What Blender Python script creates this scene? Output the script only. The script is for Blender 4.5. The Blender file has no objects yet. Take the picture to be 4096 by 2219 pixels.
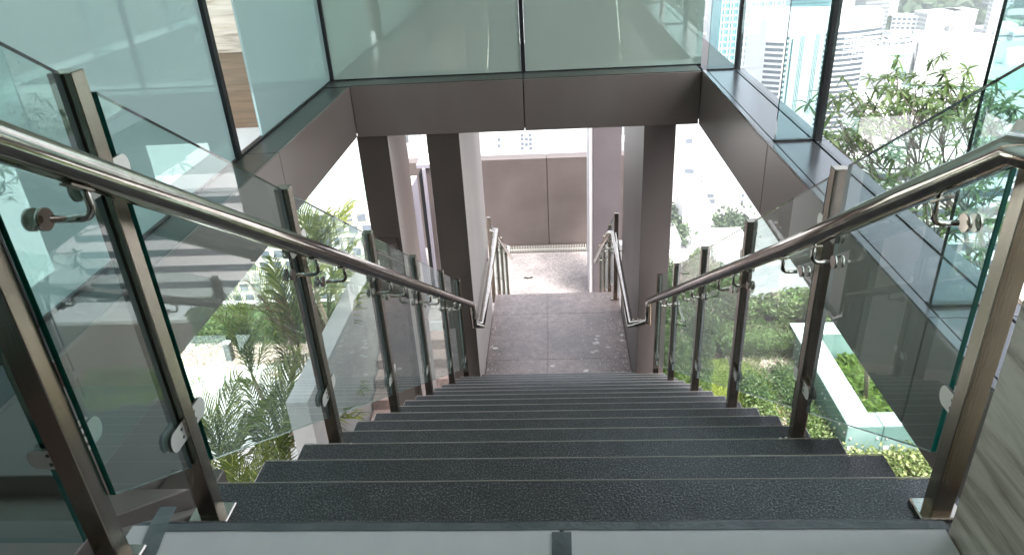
import bpy, bmesh, math, random
import numpy as np
from mathutils import Vector, Matrix
rnd = random.Random(7)
nr = np.random.RandomState(11)
D = bpy.data
scene = bpy.context.scene
COL = scene.collection

# ------------------------------------------------------------------ camera
F, PITCH, YAW, ROLL = 2861.13, 0.480454758, -0.072360699, -0.0594181755
CX, CY, CZ = -0.0096, -1.1521, 1.1860
cp, sp = math.cos(PITCH), math.sin(PITCH)
cyw, syw = math.cos(YAW), math.sin(YAW)
FW = Vector((syw*cp, cyw*cp, -sp)); RT0 = Vector((cyw, -syw, 0)); UP0 = RT0.cross(FW)
RT = math.cos(ROLL)*RT0 + math.sin(ROLL)*UP0
UP = -math.sin(ROLL)*RT0 + math.cos(ROLL)*UP0
cam_d = D.cameras.new("camera"); cam = D.objects.new("camera", cam_d); COL.objects.link(cam)
cam.matrix_world = Matrix(((RT.x, UP.x, -FW.x, CX), (RT.y, UP.y, -FW.y, CY), (RT.z, UP.z, -FW.z, CZ), (0, 0, 0, 1)))
cam_d.sensor_width = 36; cam_d.lens = F/4096*36
cam_d.clip_start = 0.02; cam_d.clip_end = 20000
cam_d.dof.use_dof = True; cam_d.dof.focus_distance = 4.6; cam_d.dof.aperture_fstop = 11
scene.camera = cam

# ------------------------------------------------------------------ light
SUN_EL, SUN_AZ = 62, 146     # degrees; azimuth clockwise from +Y
world = D.worlds.new("World"); scene.world = world; world.use_nodes = True
wn = world.node_tree; wn.nodes.clear()
sky = wn.nodes.new("ShaderNodeTexSky"); sky.sky_type = 'NISHITA'; sky.sun_disc = False
sky.sun_elevation = math.radians(SUN_EL); sky.sun_rotation = math.radians(SUN_AZ)
sky.air_density = 1.0; sky.dust_density = 4.0; sky.ozone_density = 1.0
bg = wn.nodes.new("ShaderNodeBackground"); bg.inputs[1].default_value = 0.15
hs = wn.nodes.new("ShaderNodeHueSaturation"); hs.inputs['Saturation'].default_value = 0.35
wo = wn.nodes.new("ShaderNodeOutputWorld")
wn.links.new(sky.outputs[0], hs.inputs['Color']); wn.links.new(hs.outputs[0], bg.inputs[0]); wn.links.new(bg.outputs[0], wo.inputs[0])
sun_d = D.lights.new("sun", 'SUN'); sun = D.objects.new("sun", sun_d); COL.objects.link(sun)
sun_d.energy = 2.3; sun_d.angle = math.radians(22); sun_d.color = (1, 0.96, 0.9)
el, az = math.radians(SUN_EL), math.radians(SUN_AZ)
sdir = Vector((math.sin(az)*math.cos(el), math.cos(az)*math.cos(el), math.sin(el)))
sun.rotation_euler = sdir.to_track_quat('Z', 'Y').to_euler(); sun.location = (30, -20, 60)
vs = scene.view_settings
vs.view_transform = 'Standard'; vs.look = 'None'; vs.gamma = 1; vs.use_curve_mapping = False
vs.exposure = 2.22
scene.render.engine = 'CYCLES'
cy = scene.cycles
cy.max_bounces = 10; cy.diffuse_bounces = 4; cy.glossy_bounces = 5; cy.transmission_bounces = 6
cy.transparent_max_bounces = 40; cy.volume_bounces = 0
cy.sample_clamp_indirect = 6
cy.use_denoising = True

# ------------------------------------------------------------------ helpers
def ray(u, v):
    return RT*((u-2048)/F) + UP*(-(v-1109.5)/F) + FW
def onX(u, v, x): d = ray(u, v); s = (x-CX)/d.x; return Vector((CX, CY, CZ)) + d*s
def onY(u, v, y): d = ray(u, v); s = (y-CY)/d.y; return Vector((CX, CY, CZ)) + d*s
def onZ(u, v, z): d = ray(u, v); s = (z-CZ)/d.z; return Vector((CX, CY, CZ)) + d*s

def nm(nt, t, **k):
    n = nt.nodes.new(t)
    for a, b in k.items(): setattr(n, a, b)
    return n
def mat(name, col, rough=0.5, metal=0.0, col2=None, nscale=5.0, ndetail=4, bump=0.0, bscale=60.0, stretch=None, spec=0.5, coat=0.0, rvar=0.0, contrast=(0.35, 0.65), transl=0.0):
    m = D.materials.new(name); m.use_nodes = True
    nt = m.node_tree; p = nt.nodes["Principled BSDF"]
    p.inputs['Base Color'].default_value = (*col, 1); p.inputs['Roughness'].default_value = rough
    p.inputs['Metallic'].default_value = metal; p.inputs['Specular IOR Level'].default_value = spec
    p.inputs['Coat Weight'].default_value = coat
    tc = nm(nt, "ShaderNodeTexCoord"); mp = nm(nt, "ShaderNodeMapping")
    nt.links.new(tc.outputs['Object'], mp.inputs[0])
    if stretch: mp.inputs['Scale'].default_value = stretch
    if col2 is not None or rvar:
        n = nm(nt, "ShaderNodeTexNoise"); n.inputs['Scale'].default_value = nscale; n.inputs['Detail'].default_value = ndetail
        nt.links.new(mp.outputs[0], n.inputs[0])
        if col2 is not None:
            r = nm(nt, "ShaderNodeValToRGB"); r.color_ramp.elements[0].position = contrast[0]; r.color_ramp.elements[1].position = contrast[1]
            r.color_ramp.elements[0].color = (*col, 1); r.color_ramp.elements[1].color = (*col2, 1)
            nt.links.new(n.outputs[0], r.inputs[0]); nt.links.new(r.outputs[0], p.inputs['Base Color'])
        if rvar:
            mr = nm(nt, "ShaderNodeMapRange"); mr.inputs['To Min'].default_value = max(0.02, rough-rvar); mr.inputs['To Max'].default_value = rough+rvar
            nt.links.new(n.outputs[0], mr.inputs[0]); nt.links.new(mr.outputs[0], p.inputs['Roughness'])
    if bump:
        b = nm(nt, "ShaderNodeBump"); b.inputs['Strength'].default_value = bump; b.inputs['Distance'].default_value = 0.01
        n2 = nm(nt, "ShaderNodeTexNoise"); n2.inputs['Scale'].default_value = bscale; n2.inputs['Detail'].default_value = 5
        nt.links.new(mp.outputs[0], n2.inputs[0]); nt.links.new(n2.outputs[0], b.inputs['Height']); nt.links.new(b.outputs[0], p.inputs['Normal'])
    return m
def leafmat(name, cols, rough=0.45, transl=0.3):
    m = D.materials.new(name); m.use_nodes = True; nt = m.node_tree; p = nt.nodes["Principled BSDF"]; out = nt.nodes["Material Output"]
    g = nm(nt, "ShaderNodeNewGeometry"); r = nm(nt, "ShaderNodeValToRGB"); e = r.color_ramp.elements
    e[0].color = (*cols[0], 1); e[1].color = (*cols[-1], 1)
    for i, c in enumerate(cols[1:-1]):
        x = e.new((i+1)/(len(cols)-1)); x.color = (*c, 1)
    nt.links.new(g.outputs['Random Per Island'], r.inputs[0]); nt.links.new(r.outputs[0], p.inputs['Base Color'])
    p.inputs['Roughness'].default_value = rough
    t = nm(nt, "ShaderNodeBsdfTranslucent"); mx = nm(nt, "ShaderNodeMixShader"); mx.inputs[0].default_value = transl
    nt.links.new(r.outputs[0], t.inputs[0]); nt.links.new(p.outputs[0], mx.inputs[1]); nt.links.new(t.outputs[0], mx.inputs[2]); nt.links.new(mx.outputs[0], out.inputs[0])
    return m
def glassmat(name, tint, refl=1.7, haze=0.03, rmax=0.9, base=0.0, hazecol=(0.7, 0.75, 0.73), hscale=9.0, gcol=(1, 1, 1)):
    """thin architectural pane: tinted see-through, fresnel mirror, a little dust"""
    m = D.materials.new(name); m.use_nodes = True; nt = m.node_tree; nt.nodes.clear()
    out = nm(nt, "ShaderNodeOutputMaterial"); tr = nm(nt, "ShaderNodeBsdfTransparent"); tr.inputs[0].default_value = (*tint, 1)
    gl = nm(nt, "ShaderNodeBsdfGlossy"); gl.inputs['Roughness'].default_value = 0.0; gl.inputs[0].default_value = (*gcol, 1)
    fr = nm(nt, "ShaderNodeFresnel"); fr.inputs[0].default_value = 1.5; ge = nm(nt, "ShaderNodeNewGeometry")
    a = nm(nt, "ShaderNodeMath", operation='MULTIPLY'); a.inputs[1].default_value = refl
    ad = nm(nt, "ShaderNodeMath", operation='ADD'); ad.inputs[1].default_value = base
    s = nm(nt, "ShaderNodeMath", operation='SUBTRACT'); s.inputs[0].default_value = 1.0
    b = nm(nt, "ShaderNodeMath", operation='MULTIPLY'); c = nm(nt, "ShaderNodeMath", operation='MINIMUM'); c.inputs[1].default_value = rmax
    nt.links.new(fr.outputs[0], a.inputs[0]); nt.links.new(a.outputs[0], ad.inputs[0]); nt.links.new(ge.outputs['Backfacing'], s.inputs[1])
    nt.links.new(ad.outputs[0], b.inputs[0]); nt.links.new(s.outputs[0], b.inputs[1]); nt.links.new(b.outputs[0], c.inputs[0])
    df = nm(nt, "ShaderNodeBsdfDiffuse"); df.inputs[0].default_value = (*hazecol, 1)
    tc = nm(nt, "ShaderNodeTexCoord"); n = nm(nt, "ShaderNodeTexNoise"); n.inputs['Scale'].default_value = hscale; n.inputs['Detail'].default_value = 12; n.inputs['Roughness'].default_value = 0.72
    nt.links.new(tc.outputs['Object'], n.inputs[0])
    mr = nm(nt, "ShaderNodeMapRange"); mr.inputs[1].default_value = 0.3; mr.inputs[2].default_value = 0.75; mr.inputs['To Min'].default_value = haze*0.4; mr.inputs['To Max'].default_value = haze*1.7
    nt.links.new(n.outputs[0], mr.inputs[0])
    ns = nm(nt, "ShaderNodeTexNoise"); ns.inputs['Scale'].default_value = 150; ns.inputs['Detail'].default_value = 2
    nt.links.new(tc.outputs['Object'], ns.inputs[0])
    ms = nm(nt, "ShaderNodeMapRange"); ms.inputs[1].default_value = 0.66; ms.inputs[2].default_value = 0.76; ms.inputs['To Min'].default_value = 0.0; ms.inputs['To Max'].default_value = haze*5
    nt.links.new(ns.outputs[0], ms.inputs[0])
    sm = nm(nt, "ShaderNodeMath", operation='ADD'); nt.links.new(mr.outputs[0], sm.inputs[0]); nt.links.new(ms.outputs[0], sm.inputs[1])
    m1 = nm(nt, "ShaderNodeMixShader"); m2 = nm(nt, "ShaderNodeMixShader")
    nt.links.new(sm.outputs[0], m1.inputs[0]); nt.links.new(tr.outputs[0], m1.inputs[1]); nt.links.new(df.outputs[0], m1.inputs[2])
    nt.links.new(c.outputs[0], m2.inputs[0]); nt.links.new(m1.outputs[0], m2.inputs[1]); nt.links.new(gl.outputs[0], m2.inputs[2])
    nt.links.new(m2.outputs[0], out.inputs[0]); return m

class MB:
    """collects faces with material slots, builds ONE mesh"""
    def __init__(s): s.v = []; s.f = []; s.m = []; s.mats = []; s.sm = []
    def mi(s, m):
        if m not in s.mats: s.mats.append(m)
        return s.mats.index(m)
    def add(s, vs_, fs, m, smooth=False):
        o = len(s.v); s.v += [tuple(x) for x in vs_]; k = s.mi(m)
        for f in fs: s.f.append([i+o for i in f]); s.m.append(k); s.sm.append(smooth)
        return s
    def box(s, x0, x1, y0, y1, z0, z1, m, faces=None):
        vs_ = [(x0,y0,z0),(x1,y0,z0),(x1,y1,z0),(x0,y1,z0),(x0,y0,z1),(x1,y0,z1),(x1,y1,z1),(x0,y1,z1)]
        fs = {'b':[0,3,2,1],'t':[4,5,6,7],'f':[0,1,5,4],'k':[2,3,7,6],'l':[3,0,4,7],'r':[1,2,6,5]}
        for k, f in fs.items(): s.add([vs_[i] for i in f], [[0,1,2,3]], (faces or {}).get(k, m))
        return s
    def prism(s, pts, ax, a, b, m, em=None):
        """polygon pts (2D) extruded along axis ax from a to b. ax 0: (y,z); 1: (x,z); 2: (x,y)"""
        def P(p, t): return {0:(t,p[0],p[1]),1:(p[0],t,p[1]),2:(p[0],p[1],t)}[ax]
        n = len(pts); A = [P(p,a) for p in pts]; B = [P(p,b) for p in pts]
        area = sum(pts[i][0]*pts[(i+1)%n][1]-pts[(i+1)%n][0]*pts[i][1] for i in range(n))
        flip = (area > 0) != (ax == 1)
        if (b < a): flip = not flip
        c0 = list(range(n))
        s.add(A, [c0[::-1] if flip else c0], m); s.add(B, [c0 if flip else c0[::-1]], m)
        for i in range(n):
            j = (i+1) % n; q = [A[i],A[j],B[j],B[i]]
            s.add(q, [[0,1,2,3] if flip else [3,2,1,0]], (em[i] if isinstance(em, list) else em) or m)
        return s
    def tube(s, pts, r, m, n=16, cap=True, radii=None):
        pts = [Vector(p) for p in pts]; rings = []
        prev = None
        for i, p in enumerate(pts):
            if i == 0: d = (pts[1]-p).normalized(); sc = 1
            elif i == len(pts)-1: d = (p-pts[-2]).normalized(); sc = 1
            else:
                a = (p-pts[i-1]).normalized(); b = (pts[i+1]-p).normalized(); d = (a+b).normalized()
                sc = 1/max(0.35, d.dot(a))
            if prev is None:
                u = d.cross(Vector((0,0,1)))
                if u.length < 0.01: u = d.cross(Vector((1,0,0)))
            else: u = prev - d*prev.dot(d)
            u.normalize(); w = d.cross(u); prev = u
            # mitre: stretch ring in bend plane
            bend = None
            if 0 < i < len(pts)-1:
                bd = (b-a); bend = bd.normalized() if bd.length > 1e-4 else None
            rr = radii[i] if radii else r; ring = []
            for k in range(n):
                o = (u*math.cos(2*math.pi*k/n)+w*math.sin(2*math.pi*k/n))*rr
                if bend is not None: o = o + bend*(o.dot(bend))*(sc-1)
                ring.append(p+o)
            rings.append(ring)
        vs_ = [v for g in rings for v in g]; fs = []
        for i in range(len(rings)-1):
            for k in range(n):
                k2 = (k+1) % n; fs.append([i*n+k, i*n+k2, (i+1)*n+k2, (i+1)*n+k])
        s.add(vs_, fs, m, True)
        if cap: s.add(rings[0], [list(range(n))[::-1]], m); s.add(rings[-1], [list(range(n))], m)
        return s
    def quad(s, p, m): return s.add(p, [list(range(len(p)))], m)
    def build(s, name, parent=None, loc=None, bevel=0.0, **tags):
        me = D.meshes.new(name); me.from_pydata(s.v, [], s.f)
        for m in s.mats: me.materials.append(m)
        me.polygons.foreach_set('material_index', s.m); me.polygons.foreach_set('use_smooth', s.sm)
        if bevel or True:
            bm = bmesh.new(); bm.from_mesh(me); bmesh.ops.remove_doubles(bm, verts=bm.verts, dist=1e-6)
            if bevel:
                es = [e for e in bm.edges if len(e.link_faces) == 2 and e.calc_face_angle(0) > 0.6]
                bmesh.ops.bevel(bm, geom=es, offset=bevel, segments=1, affect='EDGES', profile=0.7)
            bm.to_mesh(me); bm.free()
        me.update()
        o = D.objects.new(name, me); COL.objects.link(o)
        if parent: o.parent = parent
        if loc is not None: o.location = loc
        tag(o, **tags); return o
def tag(o, label=None, cat=None, group=None, kind=None):
    if label: o['label'] = label
    if cat: o['category'] = cat
    if group: o['group'] = group
    if kind: o['kind'] = kind
    return o
def empty(name, label, cat, loc=(0,0,0), group=None):
    o = D.objects.new(name, None); o.empty_display_size = 0.1; COL.objects.link(o); o.location = loc
    return tag(o, label, cat, group)
def inst(name, me, parent=None, loc=(0,0,0), rot=(0,0,0), scale=(1,1,1), **tags):
    o = D.objects.new(name, me); COL.objects.link(o); o.parent = parent; o.location = loc; o.rotation_euler = rot; o.scale = scale
    return tag(o, **tags)
def rawmesh(name, V, Fc, m, smooth=False):
    me = D.meshes.new(name); me.from_pydata(V if isinstance(V, list) else V.tolist(), [], Fc if isinstance(Fc, list) else Fc.tolist()); me.materials.append(m)
    if smooth: me.polygons.foreach_set('use_smooth', [True]*len(me.polygons))
    me.update(); return me

# ------------------------------------------------------------------ materials
steel = mat("brushed_steel", (0.44, 0.395, 0.335), 0.24, 1.0, (0.29, 0.245, 0.19), 9, 8, bump=0.05, bscale=300, rvar=0.08, stretch=(1, 1, 0.08))
polished = mat("polished_steel", (0.54, 0.49, 0.44), 0.09, 1.0, (0.44, 0.395, 0.355), 18, rvar=0.05)
satin = mat("satin_plate", (0.80, 0.78, 0.73), 0.38, 0.55)
screwm = mat("dark_screw", (0.15, 0.14, 0.13), 0.35, 0.9)
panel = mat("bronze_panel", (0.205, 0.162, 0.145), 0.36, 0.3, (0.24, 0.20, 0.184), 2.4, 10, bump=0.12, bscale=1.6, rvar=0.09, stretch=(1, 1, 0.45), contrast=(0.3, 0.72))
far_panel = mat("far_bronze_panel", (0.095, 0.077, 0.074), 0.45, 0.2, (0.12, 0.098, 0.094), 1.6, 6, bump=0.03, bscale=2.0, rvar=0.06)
panel_top = mat("sill_panel", (0.16, 0.16, 0.17), 0.24, 0.55, (0.20, 0.20, 0.215), 2.5, 6, rvar=0.06)
clad = mat("wall_render", (0.25, 0.205, 0.195), 0.5, 0.1, (0.32, 0.27, 0.255), 1.2, 6, stretch=(1, 1, 0.25), bump=0.05, bscale=40)
clad_dark_shade = mat("dark_and_shaded_cladding", (0.07, 0.055, 0.045), 0.45, 0.2, (0.09, 0.07, 0.058), 1.4, 5)  # dark cladding; also the shade painted on left wall and column fronts
pale = mat("pale_wall_paint", (0.50, 0.47, 0.48), 0.6, 0, (0.57, 0.54, 0.55), 1.5, 6)
grey_wall = mat("grey_parapet", (0.33, 0.32, 0.31), 0.7, 0, (0.40, 0.39, 0.37), 2.2, 6, bump=0.1, bscale=30)
rubber = mat("black_gasket", (0.012, 0.012, 0.014), 0.4)
edge_teal = mat("glass_edge", (0.0, 0.055, 0.045), 0.10, 0, (0.005, 0.16, 0.115), 2.5, stretch=(90, 1, 0.3))
edge_dark = mat("glass_top_edge", (0.01, 0.03, 0.032), 0.10)
edge_pale = mat("glass_ground_edge", (0.18, 0.205, 0.20), 0.25)
boardm = mat("white_board", (0.90, 0.87, 0.87), 0.45, 0, (0.93, 0.90, 0.90), 1.5, stretch=(9, 0.3, 1), bump=0.25, bscale=1.4)
tape = mat("grey_tape", (0.16, 0.175, 0.185), 0.35, 0.2, (0.22, 0.235, 0.245), 12, bump=0.25, bscale=60)
white_b = mat("white_concrete", (0.70, 0.70, 0.69), 0.6)
offwhite = mat("offwhite_concrete", (0.55, 0.55, 0.56), 0.7, 0, (0.7, 0.7, 0.7), 0.05)
bandglass = mat("window_band_glass", (0.05, 0.065, 0.08), 0.5, 0, (0.085, 0.10, 0.12), 0.3, spec=0.25)
blueglass = mat("tower_blue_glass", (0.14, 0.24, 0.27), 0.2, 0, (0.22, 0.33, 0.36), 0.06)
greyb = mat("grey_city_wall", (0.42, 0.43, 0.44), 0.7, 0, (0.52, 0.52, 0.53), 0.05)
green_roof = mat("green_deck_coating", (0.20, 0.32, 0.27), 0.6, 0, (0.25, 0.37, 0.32), 0.08)
redletter = mat("dark_red_letters", (0.22, 0.05, 0.05), 0.5)
greyletter = mat("grey_letters", (0.16, 0.17, 0.20), 0.5)
cream = mat("cream_window_trim", (0.75, 0.70, 0.42), 0.6)
winglass = mat("hotel_window_glass", (0.13, 0.15, 0.18), 0.5, spec=0.2)
soil = mat("garden_soil", (0.07, 0.045, 0.033), 0.9, 0, (0.12, 0.085, 0.065), 4, 8, bump=0.6, bscale=25)
paving = mat("white_paving", (0.66, 0.65, 0.62), 0.7, 0, (0.74, 0.73, 0.70), 1.2)
grassm = mat("moss_lawn", (0.14, 0.19, 0.03), 0.9, 0, (0.20, 0.25, 0.05), 5, 8, bump=0.8, bscale=60)
roofdirt = mat("stained_roof", (0.35, 0.34, 0.32), 0.8, 0, (0.62, 0.60, 0.54), 0.12, 6, stretch=(1, 2.5, 1))
bark = mat("tree_bark", (0.10, 0.08, 0.065), 0.85, 0, (0.17, 0.14, 0.115), 14, bump=0.3, bscale=60)
stakewood = mat("stake_wood", (0.22, 0.16, 0.11), 0.85, 0, (0.32, 0.25, 0.18), 6, stretch=(8, 8, 1))
white_clad = mat("bench_glass_cladding", (0.42, 0.49, 0.475), 0.08, 0, (0.54, 0.60, 0.585), 0.8, 6, coat=0.6)
side_clad = mat("bench_side_glass", (0.16, 0.27, 0.25), 0.08, 0, (0.26, 0.38, 0.36), 1.2, 6, coat=0.6)
woodin = mat("interior_wood", (0.17, 0.11, 0.065), 0.5, 0, (0.26, 0.17, 0.10), 3, stretch=(1, 1.2, 14))
sill_dark = mat("dark_sill", (0.055, 0.056, 0.05), 0.3, 0.3, (0.075, 0.075, 0.068), 2, rvar=0.05)
black_void = mat("dark_recess", (0.01, 0.01, 0.012), 0.6)
ceilm = mat("ceiling_panel", (0.74, 0.75, 0.74), 0.6, 0, (0.78, 0.79, 0.78), 0.5)
chipm = mat("plaster_chip", (0.86, 0.81, 0.78), 0.8)
asphalt = mat("city_ground", (0.13, 0.14, 0.145), 0.9, 0, (0.30, 0.30, 0.30), 0.03, 10)
dist_white = mat("distant_white_wall", (0.46, 0.46, 0.46), 0.7)
dist_grey = mat("distant_grey_wall", (0.27, 0.28, 0.29), 0.7)
forestm = leafmat("forest_leaves", [(0.035, 0.06, 0.03), (0.05, 0.085, 0.035), (0.07, 0.11, 0.05)], transl=0.1)
hedgem = leafmat("hedge_leaves", [(0.05, 0.10, 0.025), (0.09, 0.16, 0.04), (0.15, 0.22, 0.07), (0.22, 0.28, 0.12)])
coverm = leafmat("ground_cover_leaves", [(0.05, 0.09, 0.02), (0.12, 0.17, 0.045), (0.22, 0.27, 0.09), (0.30, 0.33, 0.16)])
fernm = leafmat("fern_leaves", [(0.05, 0.10, 0.012), (0.10, 0.17, 0.02), (0.18, 0.25, 0.045)])
shrubm = leafmat("shrub_leaves", [(0.05, 0.09, 0.035), (0.09, 0.14, 0.055), (0.17, 0.22, 0.10)])
treem = leafmat("tree_leaves", [(0.045, 0.09, 0.025), (0.08, 0.135, 0.035), (0.13, 0.19, 0.055)], 0.35, 0.35)
palmm = leafmat("palm_leaves", [(0.05, 0.08, 0.015), (0.09, 0.13, 0.022), (0.16, 0.20, 0.035), (0.27, 0.29, 0.07)], 0.4, 0.35)
drypalm = leafmat("dry_palm_leaves", [(0.16, 0.07, 0.04), (0.25, 0.13, 0.06), (0.22, 0.2, 0.05)], 0.6, 0.3)
gravelm = leafmat("gravel_stones", [(0.22, 0.15, 0.11), (0.42, 0.32, 0.26), (0.60, 0.50, 0.43), (0.70, 0.62, 0.56)], 0.8, 0.0)

def granite(name, dark, mid, spk, rough=0.4, bstr=0.5, scale=1.0, dirt=None):
    m = D.materials.new(name); m.use_nodes = True; nt = m.node_tree; p = nt.nodes["Principled BSDF"]
    tc = nm(nt, "ShaderNodeTexCoord")
    n1 = nm(nt, "ShaderNodeTexNoise"); n1.inputs['Scale'].default_value = 170*scale; n1.inputs['Detail'].default_value = 3
    n2 = nm(nt, "ShaderNodeTexNoise"); n2.inputs['Scale'].default_value = 2.2; n2.inputs['Detail'].default_value = 6
    for n in (n1, n2): nt.links.new(tc.outputs['Object'], n.inputs[0])
    r = nm(nt, "ShaderNodeValToRGB"); e = r.color_ramp.elements; e[0].position = 0.42; e[0].color = (*dark, 1); e[1].position = 0.66; e[1].color = (*spk, 1)
    x = e.new(0.53); x.color = (*mid, 1)
    nt.links.new(n1.outputs[0], r.inputs[0])
    mx = nm(nt, "ShaderNodeMix", data_type='RGBA', blend_type='MULTIPLY'); mx.inputs[0].default_value = 0.7
    r2 = nm(nt, "ShaderNodeValToRGB"); r2.color_ramp.elements[0].position = 0.3; r2.color_ramp.elements[0].color = (0.6, 0.6, 0.62, 1); r2.color_ramp.elements[1].position = 0.7; r2.color_ramp.elements[1].color = (1.25, 1.2, 1.2, 1)
    nt.links.new(n2.outputs[0], r2.inputs[0]); nt.links.new(r.outputs[0], mx.inputs['A']); nt.links.new(r2.outputs[0], mx.inputs['B'])
    n4 = nm(nt, "ShaderNodeTexNoise"); n4.inputs['Scale'].default_value = 17; n4.inputs['Detail'].default_value = 8; n4.inputs['Roughness'].default_value = 0.65
    nt.links.new(tc.outputs['Object'], n4.inputs[0])
    r4_ = nm(nt, "ShaderNodeValToRGB"); r4_.color_ramp.elements[0].position = 0.32; r4_.color_ramp.elements[0].color = (0.55, 0.53, 0.52, 1); r4_.color_ramp.elements[1].position = 0.68; r4_.color_ramp.elements[1].color = (1.3, 1.3, 1.3, 1)
    nt.links.new(n4.outputs[0], r4_.inputs[0])
    mx2 = nm(nt, "ShaderNodeMix", data_type='RGBA', blend_type='MULTIPLY'); mx2.inputs[0].default_value = 0.75
    nt.links.new(mx.outputs['Result'], mx2.inputs['A']); nt.links.new(r4_.outputs[0], mx2.inputs['B'])
    nt.links.new(mx2.outputs['Result'], p.inputs['Base Color'])
    p.inputs['Roughness'].default_value = rough; p.inputs['Specular IOR Level'].default_value = 0.85
    b = nm(nt, "ShaderNodeBump"); b.inputs['Strength'].default_value = bstr; b.inputs['Distance'].default_value = 0.004
    n3 = nm(nt, "ShaderNodeTexNoise"); n3.inputs['Scale'].default_value = 110*scale; n3.inputs['Detail'].default_value = 3
    nt.links.new(tc.outputs['Object'], n3.inputs[0]); nt.links.new(n3.outputs[0], b.inputs['Height']); nt.links.new(b.outputs[0], p.inputs['Normal'])
    return m
tread_m = granite("dark_granite", (0.006, 0.007, 0.008), (0.037, 0.037, 0.043), (0.27, 0.265, 0.28), 0.36, 0.5, 1.25)
land_m = granite("landing_granite", (0.19, 0.138, 0.122), (0.33, 0.252, 0.228), (0.58, 0.475, 0.435), 0.38, 0.35, 0.8)
tile_m = granite("pale_granite_tile", (0.22, 0.20, 0.195), (0.33, 0.305, 0.295), (0.43, 0.40, 0.39), 0.6, 0.2, 0.35)
nosem = mat("worn_stone_edge", (0.60, 0.54, 0.49), 0.6)

def marble(name):
    m = D.materials.new(name); m.use_nodes = True; nt = m.node_tree; p = nt.nodes["Principled BSDF"]
    tc = nm(nt, "ShaderNodeTexCoord"); mp = nm(nt, "ShaderNodeMapping"); mp.inputs['Rotation'].default_value = (math.radians(38), 0, 0); mp.inputs['Scale'].default_value = (1, 1.6, 15)
    n = nm(nt, "ShaderNodeTexNoise"); n.inputs['Scale'].default_value = 1.9; n.inputs['Detail'].default_value = 12; n.inputs['Roughness'].default_value = 0.62; n.inputs['Distortion'].default_value = 0.6
    nt.links.new(tc.outputs['Object'], mp.inputs[0]); nt.links.new(mp.outputs[0], n.inputs[0])
    r = nm(nt, "ShaderNodeValToRGB"); e = r.color_ramp.elements
    e[0].position = 0.33; e[0].color = (0.31, 0.235, 0.17, 1); e[1].position = 0.62; e[1].color = (0.80, 0.71, 0.60, 1); x = e.new(0.46); x.color = (0.63, 0.54, 0.44, 1)
    nt.links.new(n.outputs[0], r.inputs[0]); nt.links.new(r.outputs[0], p.inputs['Base Color']); p.inputs['Roughness'].default_value = 0.35
    return m
marble_m = marble("veined_travertine")

pane_m = glassmat("balustrade_glass", (0.88, 0.95, 0.935), 1.35, 0.05, rmax=0.30, hazecol=(0.6, 0.68, 0.66))
fin_m = glassmat("fin_glass", (0.80, 0.93, 0.93), 1.6, 0.05, hazecol=(0.5, 0.72, 0.72))
clear_m = glassmat("facade_glass", (0.97, 0.985, 0.985), 1.0, 0.01)
def spandrel(name, dif, gcol, base):
    m = D.materials.new(name); m.use_nodes = True; nt = m.node_tree; nt.nodes.clear()
    out = nm(nt, "ShaderNodeOutputMaterial"); d = nm(nt, "ShaderNodeBsdfDiffuse"); g = nm(nt, "ShaderNodeBsdfGlossy")
    g.inputs[0].default_value = (*gcol, 1); g.inputs['Roughness'].default_value = 0.0
    tc = nm(nt, "ShaderNodeTexCoord"); n = nm(nt, "ShaderNodeTexNoise"); n.inputs['Scale'].default_value = 0.7; n.inputs['Detail'].default_value = 3
    nt.links.new(tc.outputs['Object'], n.inputs[0])
    r = nm(nt, "ShaderNodeValToRGB"); r.color_ramp.elements[0].color = (*[c*0.9 for c in dif], 1); r.color_ramp.elements[1].color = (*[c*1.1 for c in dif], 1)
    nt.links.new(n.outputs[0], r.inputs[0]); nt.links.new(r.outputs[0], d.inputs[0])
    fr = nm(nt, "ShaderNodeFresnel"); fr.inputs[0].default_value = 1.5
    a = nm(nt, "ShaderNodeMath", operation='MULTIPLY_ADD'); a.inputs[1].default_value = 1.0; a.inputs[2].default_value = base; a.use_clamp = True
    nt.links.new(fr.outputs[0], a.inputs[0]); mx = nm(nt, "ShaderNodeMixShader")
    nt.links.new(a.outputs[0], mx.inputs[0]); nt.links.new(d.outputs[0], mx.inputs[1]); nt.links.new(g.outputs[0], mx.inputs[2]); nt.links.new(mx.outputs[0], out.inputs[0]); return m
teal_pane = spandrel("teal_backpainted_glass", (0.47, 0.63, 0.61), (0.74, 0.95, 0.93), 0.22)
olive_pane = spandrel("green_tinted_glass", (0.60, 0.70, 0.61), (0.88, 0.99, 0.90), 0.34)

# ================================================================== STRUCTURE
T, R, SX = 0.30, 0.18908, 0.982
ZL = -17*R           # landing level
Z2 = ZL-10*R         # lower landing level
GZ = -6.9            # roof garden level

# ---- main staircase: every tread a stone slab of its own
stairs = empty("staircase", "straight flight of dark grey granite steps going down between the two glass balustrades", "staircase", (0, 0, -R))
for k in range(1, 17):
    x0, x1 = (-SX, SX) if k < 16 else (-0.806, 0.736)
    b = MB(); b.box(x0, x1, T*(k-1)-0.012, T*k, -0.24, 0, tread_m)
    o = b.build("tread", stairs, (0, 0, -R*k+R), bevel=0.006)
    n = MB(); n.box(x0+0.005, x1-0.005, T*k-0.0005, T*k+0.0016, -0.0034, -0.0003, nosem); n.build("nosing", o)
# soffit slab following the flight
b = MB(); b.prism([(0.0, -R*1.35-0.24+R*0), (T*15.2, -R*16.3), (T*15.2, -R*16.3-0.25), (0, -R*1.35-0.5)], 0, -SX+0.06, SX-0.06, clad_dark_shade)
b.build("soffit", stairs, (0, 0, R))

# ---- upper floor behind the first step
fl = MB(); fl.box(-0.98, 0.775, -5.0, -0.001, -0.30, -0.022, panel_top); fl.build("upper_floor", kind='structure')
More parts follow.
